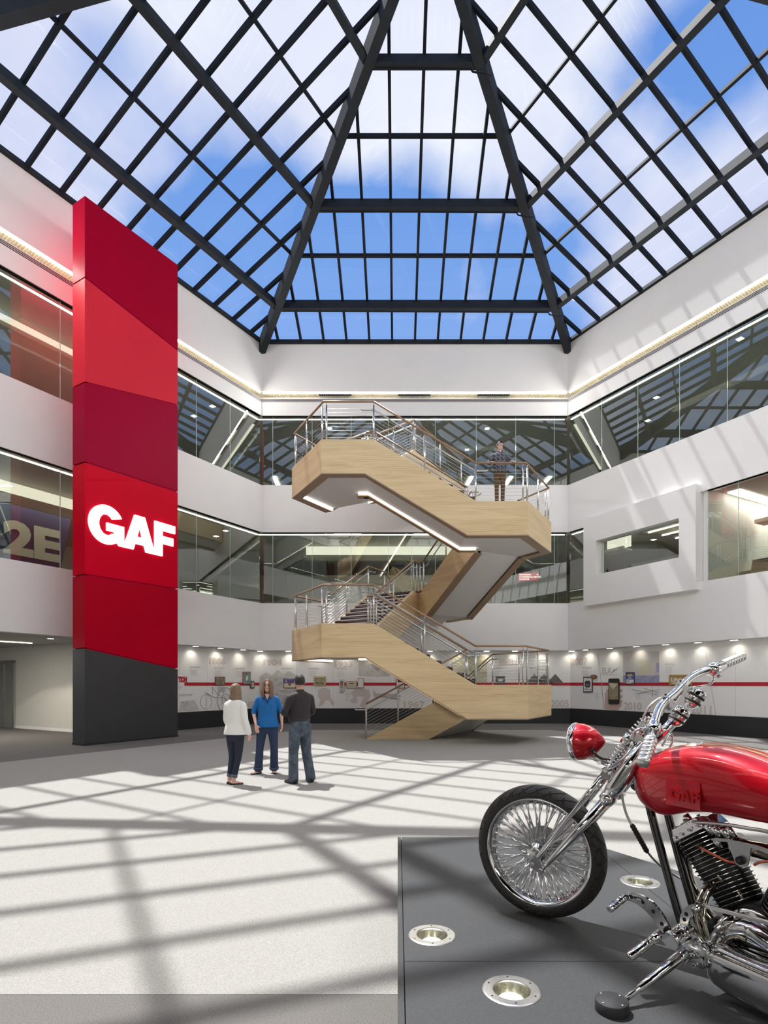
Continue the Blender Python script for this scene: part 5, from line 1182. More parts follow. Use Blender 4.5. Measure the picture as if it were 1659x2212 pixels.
T('fitting', [BP(1476, 1780, .06), BP(1520, 1784, .09)], .009, 'chrome', 8, eng)
# crankcase and chrome timing / primary pieces
cc = MB(); cc.lathe(Bq(-.52, -.09, .235), Bf.l, [(0, .10), (.02, .135), (.15, .135), (.17, .12)], 32); psub(cc.build('crankcase', M['engblack']), eng)
T('crankcase_nose', [Bq(-.36, .05, .20), Bq(-.33, .05, .22)], .05, 'engblack', 16, eng)
o = psub(MB().lathe(Bq(-.52, .075, .235), Bf.l, [(0, .115), (.012, .118), (.018, .10), (.022, .06), (.024, 0)], 36).build('case_cover', M['chrome']), eng)
for (x, y) in ((1560, 1905), (1604, 1942), (1550, 1920)): c = BP(x, y, .09); T('pushrod_tab', [c, c + u1*.03], .007, 'darkchrome', 8, eng)
# silver bracket between the cylinders
pts = [(1537, 1813), (1548, 1809.5), (1572, 1812), (1600, 1818), (1640, 1827), (1670, 1838), (1672, 1849), (1640, 1836), (1624, 1831), (1618, 1868), (1612, 1873), (1602, 1873), (1592, 1866), (1586, 1852), (1573, 1818), (1545, 1817)]
o = MB().prism([BP(x, y, .125) for x, y in pts], Bf.l*.007).build('mount_bracket', mat('cast_aluminium', (.42, .43, .44), .35, .8, var=.08, vs=40)); setp(o, bike)
c = BP(1602, 1858, .13); T('bracket_bolt', [c, c + Bf.l*.016], .0165, 'engblack', 14); T('bracket_bolt', [c + Bf.l*.014, c + Bf.l*.020], .008, 'rubber', 6)
p = BP(1545, 1814, .12); T('bracket_post', [p, BP(1555, 1830, .10)], .012, 'chrome', 12)
M['redwire'] = mat('red_braided_lead', (.62, .02, .02), .4, var=.5, vs=400, col2=(.85, .25, .12))
T('ignition_lead', spline([BP(1512, 1830, .10), BP(1522, 1836, .13), BP(1545, 1848, .14), BP(1570, 1860, .14), BP(1592, 1864, .12)], 5), .0052, 'redwire', 10)
T('ignition_lead', spline([BP(1630, 1868, .11), BP(1640, 1863, .12), BP(1655, 1861, .12), BP(1675, 1861, .11)], 5), .0052, 'redwire', 10)
T('plug_boot', [BP(1502, 1823, .085), BP(1514, 1831, .105)], [.008, .010], 'rubber', 12); T('spark_plug', [BP(1518, 1835, .08), BP(1520, 1836, .095)], .010, 'brushed', 6)
# primary cover
pr_o = [(1528, 2080), (1531, 2066), (1542, 2055), (1559, 2056)]
def extr(name, pts, w0, w1, m, bev=.006, par=bike):
    P = [BP(x, y, w1) for x, y in pts]; 
    o = MB().prism(P, -Bf.l*(w1-w0)).build(name, M[m]); b = o.modifiers.new('bevel', 'BEVEL'); b.width = bev; b.segments = 4; b.limit_method = 'ANGLE'
    for f in o.data.polygons: f.use_smooth = True
    (setp(o, bike) if par is bike else psub(o, par)); return o
# rounded polished cover built from rings, fat in the middle
prm = part('primary_cover'); rs = []
SS = [(-.405, .02), (-.410, .055), (-.425, .078), (-.46, .088), (-.55, .092), (-.70, .095), (-.90, .095), (-1.02, .080), (-1.06, .03)]
for s_, h_ in SS:
    ring = []
    for i in range(32):
        t = 2*PI*i/32; n_ = math.sin(t); c_ = math.cos(t)
        z = .112 + math.copysign(abs(n_)**.7, n_)*h_
        w = .165 + math.copysign(abs(c_)**.55, c_)*.060*min(1, h_/.07)
        ring.append(Bq(s_, w, z + (.01 if s_ > -.5 else 0)))
    rs.append(ring)
po = psub(MB().rings(rs, 0).build('shell', M['chrome']), prm); mo = po.modifiers.new('smooth', 'SUBSURF'); mo.levels = 1; mo.render_levels = 1
T('bead', [BP(1545, 2053, .23), BP(1556, 2052, .232), BP(1600, 2073, .232), BP(1659, 2098, .232), BP(1700, 2115, .232)], .010, 'chrome', 12, prm); T('bead', [BP(1541, 2059, .236), BP(1600, 2084, .236), BP(1659, 2110, .236), BP(1700, 2128, .236)], .005, 'darkchrome', 8, prm)
psub(MB().lathe(BP(1537, 2076, .20), Bf.l, [(0, .016), (.015, .016), (.024, .012), (.03, 0)], 18).build('boss', M['chrome']), prm)
# inner arch and the polished curved cover above the primary
T('inner_cover', spline([BP(1550, 2058, .12), BP(1547, 2036, .12), BP(1556, 2018, .12), BP(1578, 2006, .12), BP(1606, 2004, .12), BP(1632, 2014, .12), BP(1659, 2033, .12), BP(1690, 2052, .11)], 6), [.022]*7+[.026]*7+[.032]*14+[.036]*15, 'chrome', 16)
T('inner_cover', spline([BP(1560, 2048, .14), BP(1568, 2030, .14), BP(1590, 2022, .14), BP(1612, 2030, .14)], 6), .008, 'darkchrome', 12)
o = MB().lathe(BP(1557, 1999, .13), (BP(1572, 1988, .10) - BP(1552, 2004, .15)), [(-.03, .006), (-.028, .012), (0, .013), (.004, .018), (.03, .020), (.05, .03)], 16).build('oil_fitting', M['chrome']); setp(o, bike)
extr('shift_linkage', [(1516, 1954), (1540, 1958), (1600, 1974), (1659, 1990), (1690, 1998), (1690, 2007), (1659, 1999), (1600, 1983), (1550, 1970), (1518, 1960)], .245, .257, 'brushed', .002)
tO = BP(1556, 1968, .2585); tE = BP(1655, 1996, .2585); text('CUSTOM CYCLES', tO, (tE-tO), V((0,0,1))-(tE-tO).normalized()*(tE-tO).normalized().z, .011, M['engblack'], 'lettering', bike, ext=.0004, fit=(tE-tO).length) if False else None
for nm, pts, r_ in (('oil_hose', [(1536, 1903, .08), (1520, 1922, .14), (1507, 1952, .19), (1505, 1985, .21), (1514, 2018, .21), (1532, 2058, .19)], .0088), ('oil_hose', [(1545, 1912, .10), (1530, 1932, .15), (1521, 1962, .19), (1521, 1992, .21), (1529, 2024, .21), (1546, 2058, .19)], .0092)):
    T(nm, spline([BP(*q) for q in pts], 6), r_, 'darkchrome', 12)
T('hose_sleeve', [BP(1529, 2028, .21), BP(1534, 2038, .205)], .012, 'chrome', 14)
T('exhaust_pipe', spline([Bq(-.20, -.06, .50), Bq(-.13, -.08, .46), Bq(-.12, -.10, .36), Bq(-.17, -.11, .24), Bq(-.30, -.12, .14), Bq(-.7, -.14, .11), Bq(-1.5, -.16, .16)], 6), .026, 'darkchrome', 16)
# forward foot controls
fc = part('foot_control')
def arm(pts, wd, w0, th, holes, nm):
    P = [V((x, y)) for x, y in spline([(a_, b_, 0) for a_, b_ in pts], 6) for x, y in [(0, 0)]] if False else [q for q in spline([(a_, b_, 0) for a_, b_ in pts], 6)]
    n = len(P); L_, R_ = [], []
    for i, q in enumerate(P):
        d = (P[min(n-1, i+1)] - P[max(0, i-1)]).normalized(); x = V((-d.y, d.x, 0)); k = wd*(.72 + .5*math.sin(PI*i/(n-1)))
        L_.append(q + x*k); R_.append(q - x*k)
    poly = [BP(q.x, q.y, w0) for q in L_] + [BP(q.x, q.y, w0) for q in reversed(R_)]
    mb = MB(); nn_ = len(L_)
    for i in range(nn_-1):
        mb.prism([BP(L_[i].x, L_[i].y, w0), BP(L_[i+1].x, L_[i+1].y, w0), BP(R_[i+1].x, R_[i+1].y, w0), BP(R_[i].x, R_[i].y, w0)], Bf.l*th)
    psub(mb.build(nm, M['chrome']), fc)
    for t in holes:
        q = P[int(t*(n-1))]; c = BP(q.x, q.y, w0) + Bf.l*(th*.5); psub(MB().lathe(c, Bf.l, [(-th*.56, .0085), (th*.56, .0085)], 16).build('hole', M['engblack']), fc)
arm([(1350, 1936), (1365, 1936), (1385, 1943), (1408, 1960), (1428, 1985), (1443, 2012), (1448, 2025)], 9.5, .285, .012, (.22, .40, .58, .74, .88), 'shift_arm')
arm([(1482, 2000), (1483, 1982), (1492, 1966), (1506, 1957)], 9.0, .262, .012, (.3, .55), 'link_arm')
T('pivot', [BP(1448, 2032, .335), BP(1456, 2027, .315), BP(1457, 2026, .31), BP(1472, 2014, .27), BP(1487, 2001, .235)], [.034, .034, .029, .030, .030], 'chrome', 26, fc)
T('pivot_cap', [BP(1447, 2033, .339), BP(1450, 2031, .33)], .0345, 'chrome', 26, fc)
for a, b, r_ in (((1349, 1938, .30), (1316, 1965, .40), .0165), ((1428, 2016, .32), (1358, 2068, .46), .0190)):
    p, q = BP(*a), BP(*b); d = q-p
    psub(MB().tube([p, p + d*.3, p+d*.31, p + d*.62, q - d*.04, q], [r_*1.05, r_*1.05, r_*.84, r_*1.0, r_*.98, r_*.8], 22).build('foot_peg', M['chrome']), fc)
    sd_ = (-Bf.f*.2 + V((0, 0, .9)) + Bf.l*.2); sd_ = (sd_ - d.normalized()*sd_.dot(d.normalized())).normalized(); s2_ = (cam.location - (p+q)/2); s2_ = (s2_ - d.normalized()*s2_.dot(d.normalized())).normalized()
    for t in (.42, .55, .68, .81):
        c = p + d*t + s2_*r_*.86; psub(MB().lathe(c, s2_, [(0, .0048), (.0022, .0044), (.0024, 0)], 12).build('peg_hole', M['engblack']), fc)
T('toe_pin', [BP(1497, 1968, .28), BP(1518, 1953, .235)], .012, 'chrome', 16, fc); T('rod_end', [BP(1510, 1957, .262), BP(1514, 1954, .25)], .016, 'darkchrome', 16, fc)
extr('mount_plate', [(1468, 2050), (1476, 2036), (1492, 2029), (1514, 2040), (1524, 2052), (1525, 2088), (1518, 2096), (1505, 2091), (1486, 2072)], .215, .245, 'chrome', .006, fc)
extr('mount_arm', [(1487, 2000), (1494, 2006), (1526, 2046), (1520, 2052), (1484, 2014)], .20, .225, 'chrome', .004, fc)
for x, y in ((1474, 2054), (1498, 2063), (1500, 2085)): c = BP(x, y, .247); T('bolt', [c, c + Bf.l*.006], .0085, 'chrome', 14, fc); T('bolt', [c + Bf.l*.0055, c + Bf.l*.007], .0042, 'engblack', 6, fc)
# kickstand
ks = part('kickstand')
pk = V((.81 + .0, 2.145, HP))
tip = V((.866, 2.165, HP+.030)); top_ = BP(1478, 2060, .25)
d = top_ - tip
psub(MB().tube([tip, tip+d*.22, tip+d*.225, tip+d*.40, tip+d*.41, tip+d*.88, top_], [.0105, .0105, .0140, .0155, .0180, .0225, .022], 22).build('leg', M['chrome']), ks)
c = BP(1465, 2074, .27); T('pivot_bolt', [c, c+Bf.l*.012], .013, 'chrome', 18, ks)
extr('pivot_fork', [(1460, 2062), (1470, 2052), (1486, 2062), (1480, 2078), (1474, 2086), (1460, 2080)], .235, .262, 'chrome', .003, ks)
puck = thing('kickstand_puck', 'round black rubber puck with four screws under the kickstand tip', 'kickstand pad', pk)
MB().lathe(pk, (0,0,1), [(0, .060), (.002, .061), (.040, .061), (.043, .059), (.045, .0)], 48).build('pad', mat('puck_rubber', (.022, .022, .024), .7, bump=.1, bs=200), puck)
for k in range(4):
    t = k*PI/2 + .55; MB().lathe(pk + V((.048*math.cos(t), .048*math.sin(t), .0435)), (0,0,1), [(0, .0055), (.002, .005), (.0022, 0)], 14).build('screw', M['brushed'], puck)
# rear fender and seat, out of the frame
T('rear_frame_tube', [Bq(-.60, .09, .12), Bq(-1.32, .11, .35)], .019, 'blackpaint', 12); T('rear_frame_tube', [Bq(-.60, -.09, .12), Bq(-1.32, -.11, .35)], .019, 'blackpaint', 12)
rs = []
for i in range(13):
    s_ = -1.0 - .05*i; rs.append([Bq(s_, .12*math.cos(t)*(1-.02*i), .70 + .06*math.sin(t) + .003*i*i*.3) for t in [2*PI*k/20 for k in range(20)]])
setp(MB().rings(rs).build('seat', M['rubber']), bike)
# ------------------------------------------------ people
def loft(mb, pts, rad, latv=(1, 0, 0), seg=16, cap=True, sub=3):
    """smooth limb: points, (ra, rb) radii, lateral direction of ra"""
    P = [V(p) for p in pts]; R = [(r, r) if not hasattr(r, '__len__') else r for r in rad]
    A = [V((p.x, p.y, p.z)) for p in P]; SPp = spline(A, sub)
    RR = []
    for i in range(len(P)-1):
        for k in range(sub):
            t = k/sub; t = t*t*(3-2*t) if False else t; RR.append((R[i][0]*(1-t)+R[i+1][0]*t, R[i][1]*(1-t)+R[i+1][1]*t))
    RR.append(R[-1]); rs = []; n = len(SPp); Lv = V(latv)
    def ring(p, d, ra, rb):
        a = (Lv - d*Lv.dot(d)); a = a.normalized() if a.length > 1e-4 else V((0, 1, 0)); b = d.cross(a)
        return [p + a*math.cos(t)*ra + b*math.sin(t)*rb for t in [2*PI*j/seg for j in range(seg)]]
    for i, p in enumerate(SPp):
        d = (SPp[min(n-1, i+1)] - SPp[max(0, i-1)]).normalized()
        if i == 0 and cap:
            e = min(RR[0])
            rs.append(ring(p - d*e*.62, d, RR[0][0]*.45, RR[0][1]*.45)); rs.append(ring(p - d*e*.35, d, RR[0][0]*.82, RR[0][1]*.82))
        rs.append(ring(p, d, *RR[i]))
        if i == n-1 and cap:
            e = min(RR[-1])
            rs.append(ring(p + d*e*.35, d, RR[-1][0]*.82, RR[-1][1]*.82)); rs.append(ring(p + d*e*.62, d, RR[-1][0]*.45, RR[-1][1]*.45))
    mb.rings(rs, 0)
def skin_finish(o, vox, sm=4):
    m = o.modifiers.new('remesh', 'REMESH'); m.mode = 'VOXEL'; m.voxel_size = vox; m.use_smooth_shade = True
    s = o.modifiers.new('smooth', 'SMOOTH'); s.iterations = sm; s.factor = .5
def person(label, loc, fdir, H, sex, arms, legs, head_yaw, head_pitch, skin, top, pants, shoes, hair, kind):
    f = V((fdir[0], fdir[1], 0)).normalized(); l = V((-f.y, f.x, 0)); k = H/1.72; O = V(loc)
    def G(x, y, z): return O + l*x*k + f*y*k + V((0, 0, z*k))
    r = thing('person', label, 'person', loc)
    fem = sex == 'f'; sh = .165 if fem else .195
    L3 = l; S_ = lambda a: tuple(q*k for q in a) if hasattr(a, '__len__') else a*k
    hip = kind.get('hip', (0, 0)); lean_ = kind.get('lean', 0.0)
    def TZ(z): return lean_*max(0, z-.95)
    # ---- head frame
    hc = V((0, .012 + TZ(1.60), 1.605))
    cy, sy = math.cos(head_yaw), math.sin(head_yaw); cp_, sp_ = math.cos(head_pitch), math.sin(head_pitch)
    def HD(x, y, z):      # head local (x left, y front, z up) to world
        y2, z2 = y*cp_ - z*sp_, y*sp_ + z*cp_; x3, y3 = x*cy - y2*sy, x*sy + y2*cy
        return G(hc.x + x3, hc.y + y3, hc.z + z2)
    # ---- body
    b = MB()
    belly = kind.get('belly', 0)
    tor = [(.86, .150, .105, 0), (.94, .165 if fem else .158, .118, 0), (1.04, .140 if fem else .166, .098+belly*.6, belly*.5), (1.15, .137 if fem else .170, .102+belly*.6, belly*.5), (1.27, .150 if fem else .175, .118, .01), (1.35, .158 if fem else .188, .105, .0), (1.41, .145 if fem else .170, .085, -.005), (1.44, .098 if fem else .115, .070, -.004), (1.465, .062, .058, -.002), (1.52, .050 if fem else .058, .052, .006), (1.56, .050, .054, .012)]
    loft(b, [G(0, c+TZ(z), z) for z, a, d, c in tor], [S_((a, d)) for z, a, d, c in tor], L3, 20)
    rs = []
    for z, a, d, c in ((-.118, .018, .016, .050), (-.110, .034, .030, .042), (-.095, .046, .048, .030), (-.070, .058, .066, .018), (-.040, .066, .080, .010), (-.005, .072, .088, .004), (.030, .075, .094, -.004), (.060, .073, .092, -.008), (.085, .064, .080, -.010), (.103, .046, .058, -.010), (.114, .020, .026, -.010)):
        rs.append([HD(a*math.cos(t), c + d*math.sin(t)*(1 if math.sin(t) < 0 else .97), z) for t in [2*PI*j/24 for j in range(24)]])
    b.rings(rs, 0)
    b.rings([[HD(x*w_, .078+y_, z_) for x, z_ in ((-.005, z0-.004), (.005, z0-.004), (.004, z0+.003), (-.004, z0+.003))] for z0, w_, y_ in ((-.030, 2.2, .002), (-.034, 2.6, .016), (-.022, 1.8, .022), (-.006, 1.2, .014), (.012, 1.2, .006))], 0)   # nose
    for s_ in (-1, 1): b.tube([HD(s_*.071, -.008, -.035), HD(s_*.082, -.014, -.012), HD(s_*.082, -.016, .012), HD(s_*.072, -.008, .022)], [.006*k, .010*k, .011*k, .006*k], 8)   # ears
    clothes_top, clothes_leg = MB(), MB()
    sl = kind.get('sleeve', 1.0); loose = kind.get('loose', .012)
    for s_, (el, wr, hd) in zip((1, -1), arms):      # left arm first
        S0 = V((s_*(sh-.045), -.005+TZ(1.40), 1.385)); S1 = V((s_*sh, -.005+TZ(1.37), 1.355)); E_, W_ = V(el), V(wr); HDv = V(hd).normalized()
        g = lambda q: G(q.x, q.y, q.z)
        mid = (S1+E_)/2; fm = (E_+W_)/2
        up_r, el_r, wr_r = (.044, .034, .024) if fem else (.051, .041, .029)
        loft(b, [g(S0), g(S1), g(mid), g(E_), g(E_*.65+W_*.35), g(W_)], [S_(.044), S_(up_r), S_(up_r*.92), S_(el_r), S_(el_r*1.02), S_((wr_r*1.15, wr_r*.85))], f, 14)
        # palm and fingers
        d = HDv; side = V((s_*.2, 1, 0)); side = kind.get('thumb', {}).get(s_, side); side = (V(side) - d*V(side).dot(d)).normalized(); nrm = d.cross(side).normalized()
        loft(b, [g(W_), g(W_+d*.035), g(W_+d*.085)], [S_((.027, .017)), S_((.036, .016)), S_((.040, .013))], (g(W_+side)-g(W_)), 12, sub=2)
        curl = kind.get('curl', {}).get(s_, .35); palmn = nrm*(1 if nrm.dot(V((-s_, 0, 0))) > 0 else -1); palmn = kind.get('palm', {}).get(s_, palmn); palmn = V(palmn).normalized()
        for i, (o_, ln) in enumerate(((.029, .066), (.010, .074), (-.010, .069), (-.028, .054))):
            p0 = W_ + d*.080 + side*o_; a1 = curl; p1 = p0 + (d*math.cos(a1*.6) + palmn*math.sin(a1*.6))*ln*.45; p2 = p1 + (d*math.cos(a1*1.6) + palmn*math.sin(a1*1.6))*ln*.33; p3 = p2 + (d*math.cos(a1*2.4) + palmn*math.sin(a1*2.4))*ln*.26
            b.tube([g(p0 - d*.012), g(p0), g(p1), g(p2), g(p3)], [.0092*k, .0092*k, .0088*k, .008*k, .0062*k], 8)
        t0 = W_ + d*.022 + side*.028; t1 = t0 + (side*.75 + d*.65 + palmn*.2).normalized()*.036; t2 = t1 + (side*.25 + d*.9 + palmn*.35).normalized()*.032
        b.tube([g(W_ + d*.02), g(t0), g(t1), g(t2)], [.012*k, .0125*k, .0105*k, .0075*k], 8)
        # sleeve
        ce = E_ + (W_-E_)*max(0, sl-1) if sl >= 1 else S1 + (E_-S1)*sl
        pts = [S0, S1, mid, E_] + ([E_ + (ce-E_)*.5, ce] if sl > 1.02 else [])
        if sl <= 1.02: pts = [S0, S1, mid, ce]
        rr = [.046, up_r+loose*.8, up_r*.92+loose, el_r+loose*1.1] + ([el_r+loose*1.3, el_r*.82+loose*kind.get('cuff', 1.0)] if sl > 1.02 else [])
        loft(clothes_top, [g(q) for q in pts], [S_(q) for q in rr], f, 14, cap=True)
    for s_, (hp, kn, an, toe) in zip((1, -1), legs):
        Hp, Kn, An = V(hp), V(kn), V(an); g = lambda q: G(q.x, q.y, q.z)
        loft(b, [g(Hp), g((Hp*.6+Kn*.4)), g(Kn), g(Kn*.65+An*.35), g(An)], [S_(.085), S_(.073), S_(.052), S_(.053), S_(.036)], L3, 14)
        T_ = V(toe).normalized(); Ft = An - V((0, 0, An.z-.035))
        loft(b, [g(Ft - T_*.045 + V((0,0,.005))), g(Ft), g(Ft + T_*.07 - V((0,0,.006))), g(Ft + T_*.135 - V((0,0,.012)))], [S_((.030, .030)), S_((.036, .036)), S_((.040, .026)), S_((.034, .018))], (g(Ft+T_.cross(V((0,0,1))))-g(Ft)), 12, sub=2)
        # trouser leg
        pr = kind.get('leg', (.094, .082, .062, .060, .050)); hem = V((An.x, An.y, kind.get('hemz', .05))) if kind.get('hemz') is not None else An; hem = Kn + (An-Kn)*((Kn.z - kind.get('hemz', .06))/(Kn.z-An.z))
        loft(clothes_leg, [g(Hp + V((0,0,.02))), g(Hp*.6+Kn*.4), g(Kn), g(Kn*.6+hem*.4), g(hem)], [S_(q) for q in pr], L3, 16)
        if kind.get('cuffs'):
            u = (hem-Kn).normalized(); MBc = MB(); R_ = pr[4]*1.10*k
            MBc.lathe(g(hem - u*.035), (g(hem)-g(Kn)), [(0, R_*.96), (.002, R_), (.042*k, R_*1.0), (.044*k, R_*.95)], 20, caps=False); MBc.build('trouser_cuff', kind['cuffs'], r)
        # shoes
        sm_ = MB(); h_ = kind.get('shoe', 'flat')
        SW_ = V(T_.cross(V((0,0,1))))
        if h_ == 'flat': loft(sm_, [g(Ft - T_*.055 - V((0,0,.010))), g(Ft - V((0,0,.016))), g(Ft + T_*.08 - V((0,0,.016))), g(Ft + T_*.155 - V((0,0,.020)))], [S_((.034, .026)), S_((.037, .018)), S_((.044, .018)), S_((.030, .013))], (g(Ft+SW_)-g(Ft)), 14, sub=3)
        else: loft(sm_, [g(Ft - T_*.065 + V((0,0,.010))), g(Ft + V((0,0,.012))), g(Ft + T_*.09 - V((0,0,.002))), g(Ft + T_*.185 - V((0,0,.012)))], [S_((.040, .045)), S_((.044, .046)), S_((.050, .034)), S_((.040, .022))], (g(Ft+SW_)-g(Ft)), 14, sub=3)
        so_ = sm_.build('shoe', shoes, r)
        for v in so_.data.vertices: v.co.z = max(v.co.z, O.z + .001)
    bo_ = b.build('body', skin, r); skin_finish(bo_, .0078*k, 3)
    for v in bo_.data.vertices: v.co.z = max(v.co.z, O.z + .006)
    # ---- clothes
    th = kind.get('hem', .84); ts = [q for q in tor if q[0] > th+.02 and q[0] < 1.45]
    wa = kind.get('waist', 0.0)
    rows = [(th, (.186 if fem else .165) + loose + wa, .122 + loose + wa*.7 + belly*.3, belly*.3)] + [(z, a+loose+(wa if z < 1.2 else 0), d+loose+(wa*.6 if z < 1.2 else 0), c) for z, a, d, c in ts] + [(1.455, .075, .068, -.002)]
    if kind.get('tuck'): rows[0] = (th, .158+loose, .116+loose+belly*.5, belly*.4)
    loft(clothes_top, [G(0, c+TZ(z), z) for z, a, d, c in rows], [S_((a, d)) for z, a, d, c in rows], L3, 22, cap=False)
    if fem:
        for s_ in (-1, 1): loft(clothes_top, [G(s_*.062, .07, 1.27), G(s_*.065, .098, 1.245)], [S_(.062), S_(.048)], L3, 12)
    if kind.get('collar'): clothes_top.tube([G(.062*math.cos(t), .004+.060*math.sin(t), 1.475+.01*math.sin(-t)) for t in [2*PI*j/16 for j in range(16)]], .013*k, 8, closed=True)
    to_ = clothes_top.build('shirt' if not fem else 'blouse', top, r); skin_finish(to_, .0085*k, 9)
    loft(clothes_leg, [G(0, 0, .80), G(0, 0, .88), G(0, 0, .95), G(0, belly*.2, kind.get('rise', 1.0))], [S_((.150, .112)), S_((.172, .128)), S_((.170 if fem else .165, .124+belly*.3)), S_((.148 if fem else .160, .108+belly*.5))], L3, 22)
    lo_ = clothes_leg.build('trousers', pants, r); skin_finish(lo_, .0085*k, 3)
    if kind.get('belt'):
        z = kind['rise']-.005; MBb = MB(); MBb.tube([G(.168*math.cos(t), belly*.3+(.120+belly*.4)*math.sin(t), z) for t in [2*PI*j/28 for j in range(28)]], .013*k, 6, closed=True, up=V((0,0,1))); MBb.build('belt', kind['belt'], r)
    # ---- face
    fm_ = kind['facem']
    for s_ in (-1, 1):
        MB().lathe(HD(s_*.030, .079, .000), (HD(0, 1, 0)-HD(0, 0, 0)), [(0, .011*k), (.004*k, .009*k), (.007*k, .003*k)], 12).build('eye', fm_['eye'], r)
        MB().tube([HD(s_*.014, .088, .017), HD(s_*.030, .088, .022), HD(s_*.046, .078, .017)], .003*k, 6).build('eyebrow', fm_['brow'], r)
    MB().tube([HD(-.022, .073, -.066), HD(-.010, .086, -.063), HD(0, .089, -.064), HD(.010, .086, -.063), HD(.022, .073, -.066)], [.002*k, .005*k, .0055*k, .005*k, .002*k], 6).build('lips', fm_['lip'], r)
    if kind.get('glasses'):
        gm = MB()
        for s_ in (-1, 1):
            gm.tube([HD(s_*.032+.025*math.copysign(abs(math.cos(t))**.7, math.cos(t)), .098-.010*abs(math.cos(t)), .000+.017*math.copysign(abs(math.sin(t))**.7, math.sin(t))) for t in [2*PI*j/16 for j in range(16)]], .0026*k, 6, closed=True)
            gm.tube([HD(s_*.057, .088, .008), HD(s_*.076, .02, .010), HD(s_*.078, -.02, .004)], .0026*k, 6)
        gm.tube([HD(-.008, .101, .004), HD(.008, .101, .004)], .0026*k, 6); gm.build('glasses', kind['glasses'], r)
    # ---- hair
    hm = MB(); st_ = kind['hair']
    def cap_rings(front, low, puff=.008, zlo=-.03):
        rs = []
        for i in range(9):
            a = PI*.5*i/8
            z = zlo + (.126+puff-zlo)*math.sin(a) if i else zlo
            sc = math.cos(a*.97)
            rs.append((z, sc))
        return rs
    if st_ == 'long':
        ln = kind.get('hairlen', .36); n = 40
        # cap over skull, open at the face, falling in strands at the sides and back
        for i in range(n):
            t = -PI*.5 + (i/(n-1)-.5)*2*PI*.80       # around the head, -90 deg is the back
            cx_, sy_ = math.cos(t), math.sin(t)
            pts = []; 
            for j in range(7):
                a = PI*.5*(1-j/6); pts.append(HD(.084*cx_*math.cos(a)**.7, -.004+.104*sy_*math.cos(a)**.7+.004, .010+.112*math.sin(a)))
            drop = ln*(.86 + .14*math.sin(i*2.7)) ; flare = kind.get('flare', .02)
            for j in range(1, 5):
                q = j/4; zz_ = .0 - drop*q; rad_ = 1.0 + flare*math.sin(q*PI*.8)*4 - .10*q
                yy = -.004 + .098*sy_*rad_ + .006; xx = .084*cx_*rad_
                if sy_ < 0 and q > .3: yy -= .010*q
                if sy_ > -.2: yy = yy*(1-.15*q); 
                pts.append(HD(xx, yy + (0 if q < .5 else 0), zz_))
            hm.tube(pts, [.011*k]*7 + [.013*k, .014*k, .013*k, .006*k], 6)
        hm.rings([[HD(.088*math.cos(a)**.62*math.cos(t), -.009 + (.108 if math.sin(t) < 0 else .094)*math.cos(a)**.62*math.sin(t), .008 + .119*math.sin(a)) for t in [2*PI*j/24 for j in range(24)]] for a in (.62, .8, .95, 1.1, 1.25, 1.4, 1.52)], 0)
        ho = hm.build('hair', hair, r); m = ho.modifiers.new('remesh', 'REMESH'); m.mode = 'VOXEL'; m.voxel_size = .006*k; m.use_smooth_shade = True; s = ho.modifiers.new('smooth', 'SMOOTH'); s.iterations = 2
    else:
        n = 34
        for i in range(n):
            t = 2*PI*i/n; cx_, sy_ = math.cos(t), math.sin(t)
            lowa = -.72 if sy_ < .05 else (.02 if sy_ < .35 else .55)
            if st_ == 'receding' and sy_ > -.1: lowa = max(lowa, .50) if sy_ > .3 else lowa
            pts = []
            top_a = PI*.5
            if st_ == 'receding' and sy_ > .55: continue
            for j in range(6):
                a = lowa + (top_a-lowa)*j/5; pts.append(HD(.074*cx_*abs(math.cos(a))**.75*(1.0 if a > 0 else .97), -.008+.096*sy_*abs(math.cos(a))**.75*(1 if a > 0 else .92), .012+(.106 if a > 0 else .075)*math.sin(a)))
            hm.tube(pts, (.0115 if st_ == 'receding' else .0125)*k, 6)
        if st_ == 'quiff': hm.tube([HD(-.045, .060, .098), HD(0, .078, .112), HD(.045, .060, .100)], [.016*k, .022*k, .015*k], 8)
        ho = hm.build('hair', hair, r); m = ho.modifiers.new('remesh', 'REMESH'); m.mode = 'VOXEL'; m.voxel_size = .006*k; m.use_smooth_shade = True; s = ho.modifiers.new('smooth', 'SMOOTH'); s.iterations = 2
    return r, G, HD, k
skinA = mat('skin_light', (.60, .34, .25), .5, var=.04, vs=20); skinB = mat('skin_fair', (.66, .40, .31), .5, var=.04, vs=20)
fA = {'eye': mat('eye_dark', (.05, .035, .03), .2), 'brow': mat('brow_brown', (.12, .07, .045), .8), 'lip': mat('lips', (.45, .14, .12), .4)}
denim = mat('dark_denim', (.012, .018, .035), .8, var=.3, vs=40, bump=.1, bs=300); denimB = mat('blue_denim', (.020, .035, .085), .8, var=.25, vs=30, bump=.1, bs=300)
denimG = mat('faded_denim', (.075, .095, .125), .85, var=.45, vs=9, bump=.12, bs=200); cuffm = mat('denim_cuff', (.10, .125, .16), .85, var=.2, vs=60)
leather = mat('black_shoe_leather', (.010, .010, .010), .3)
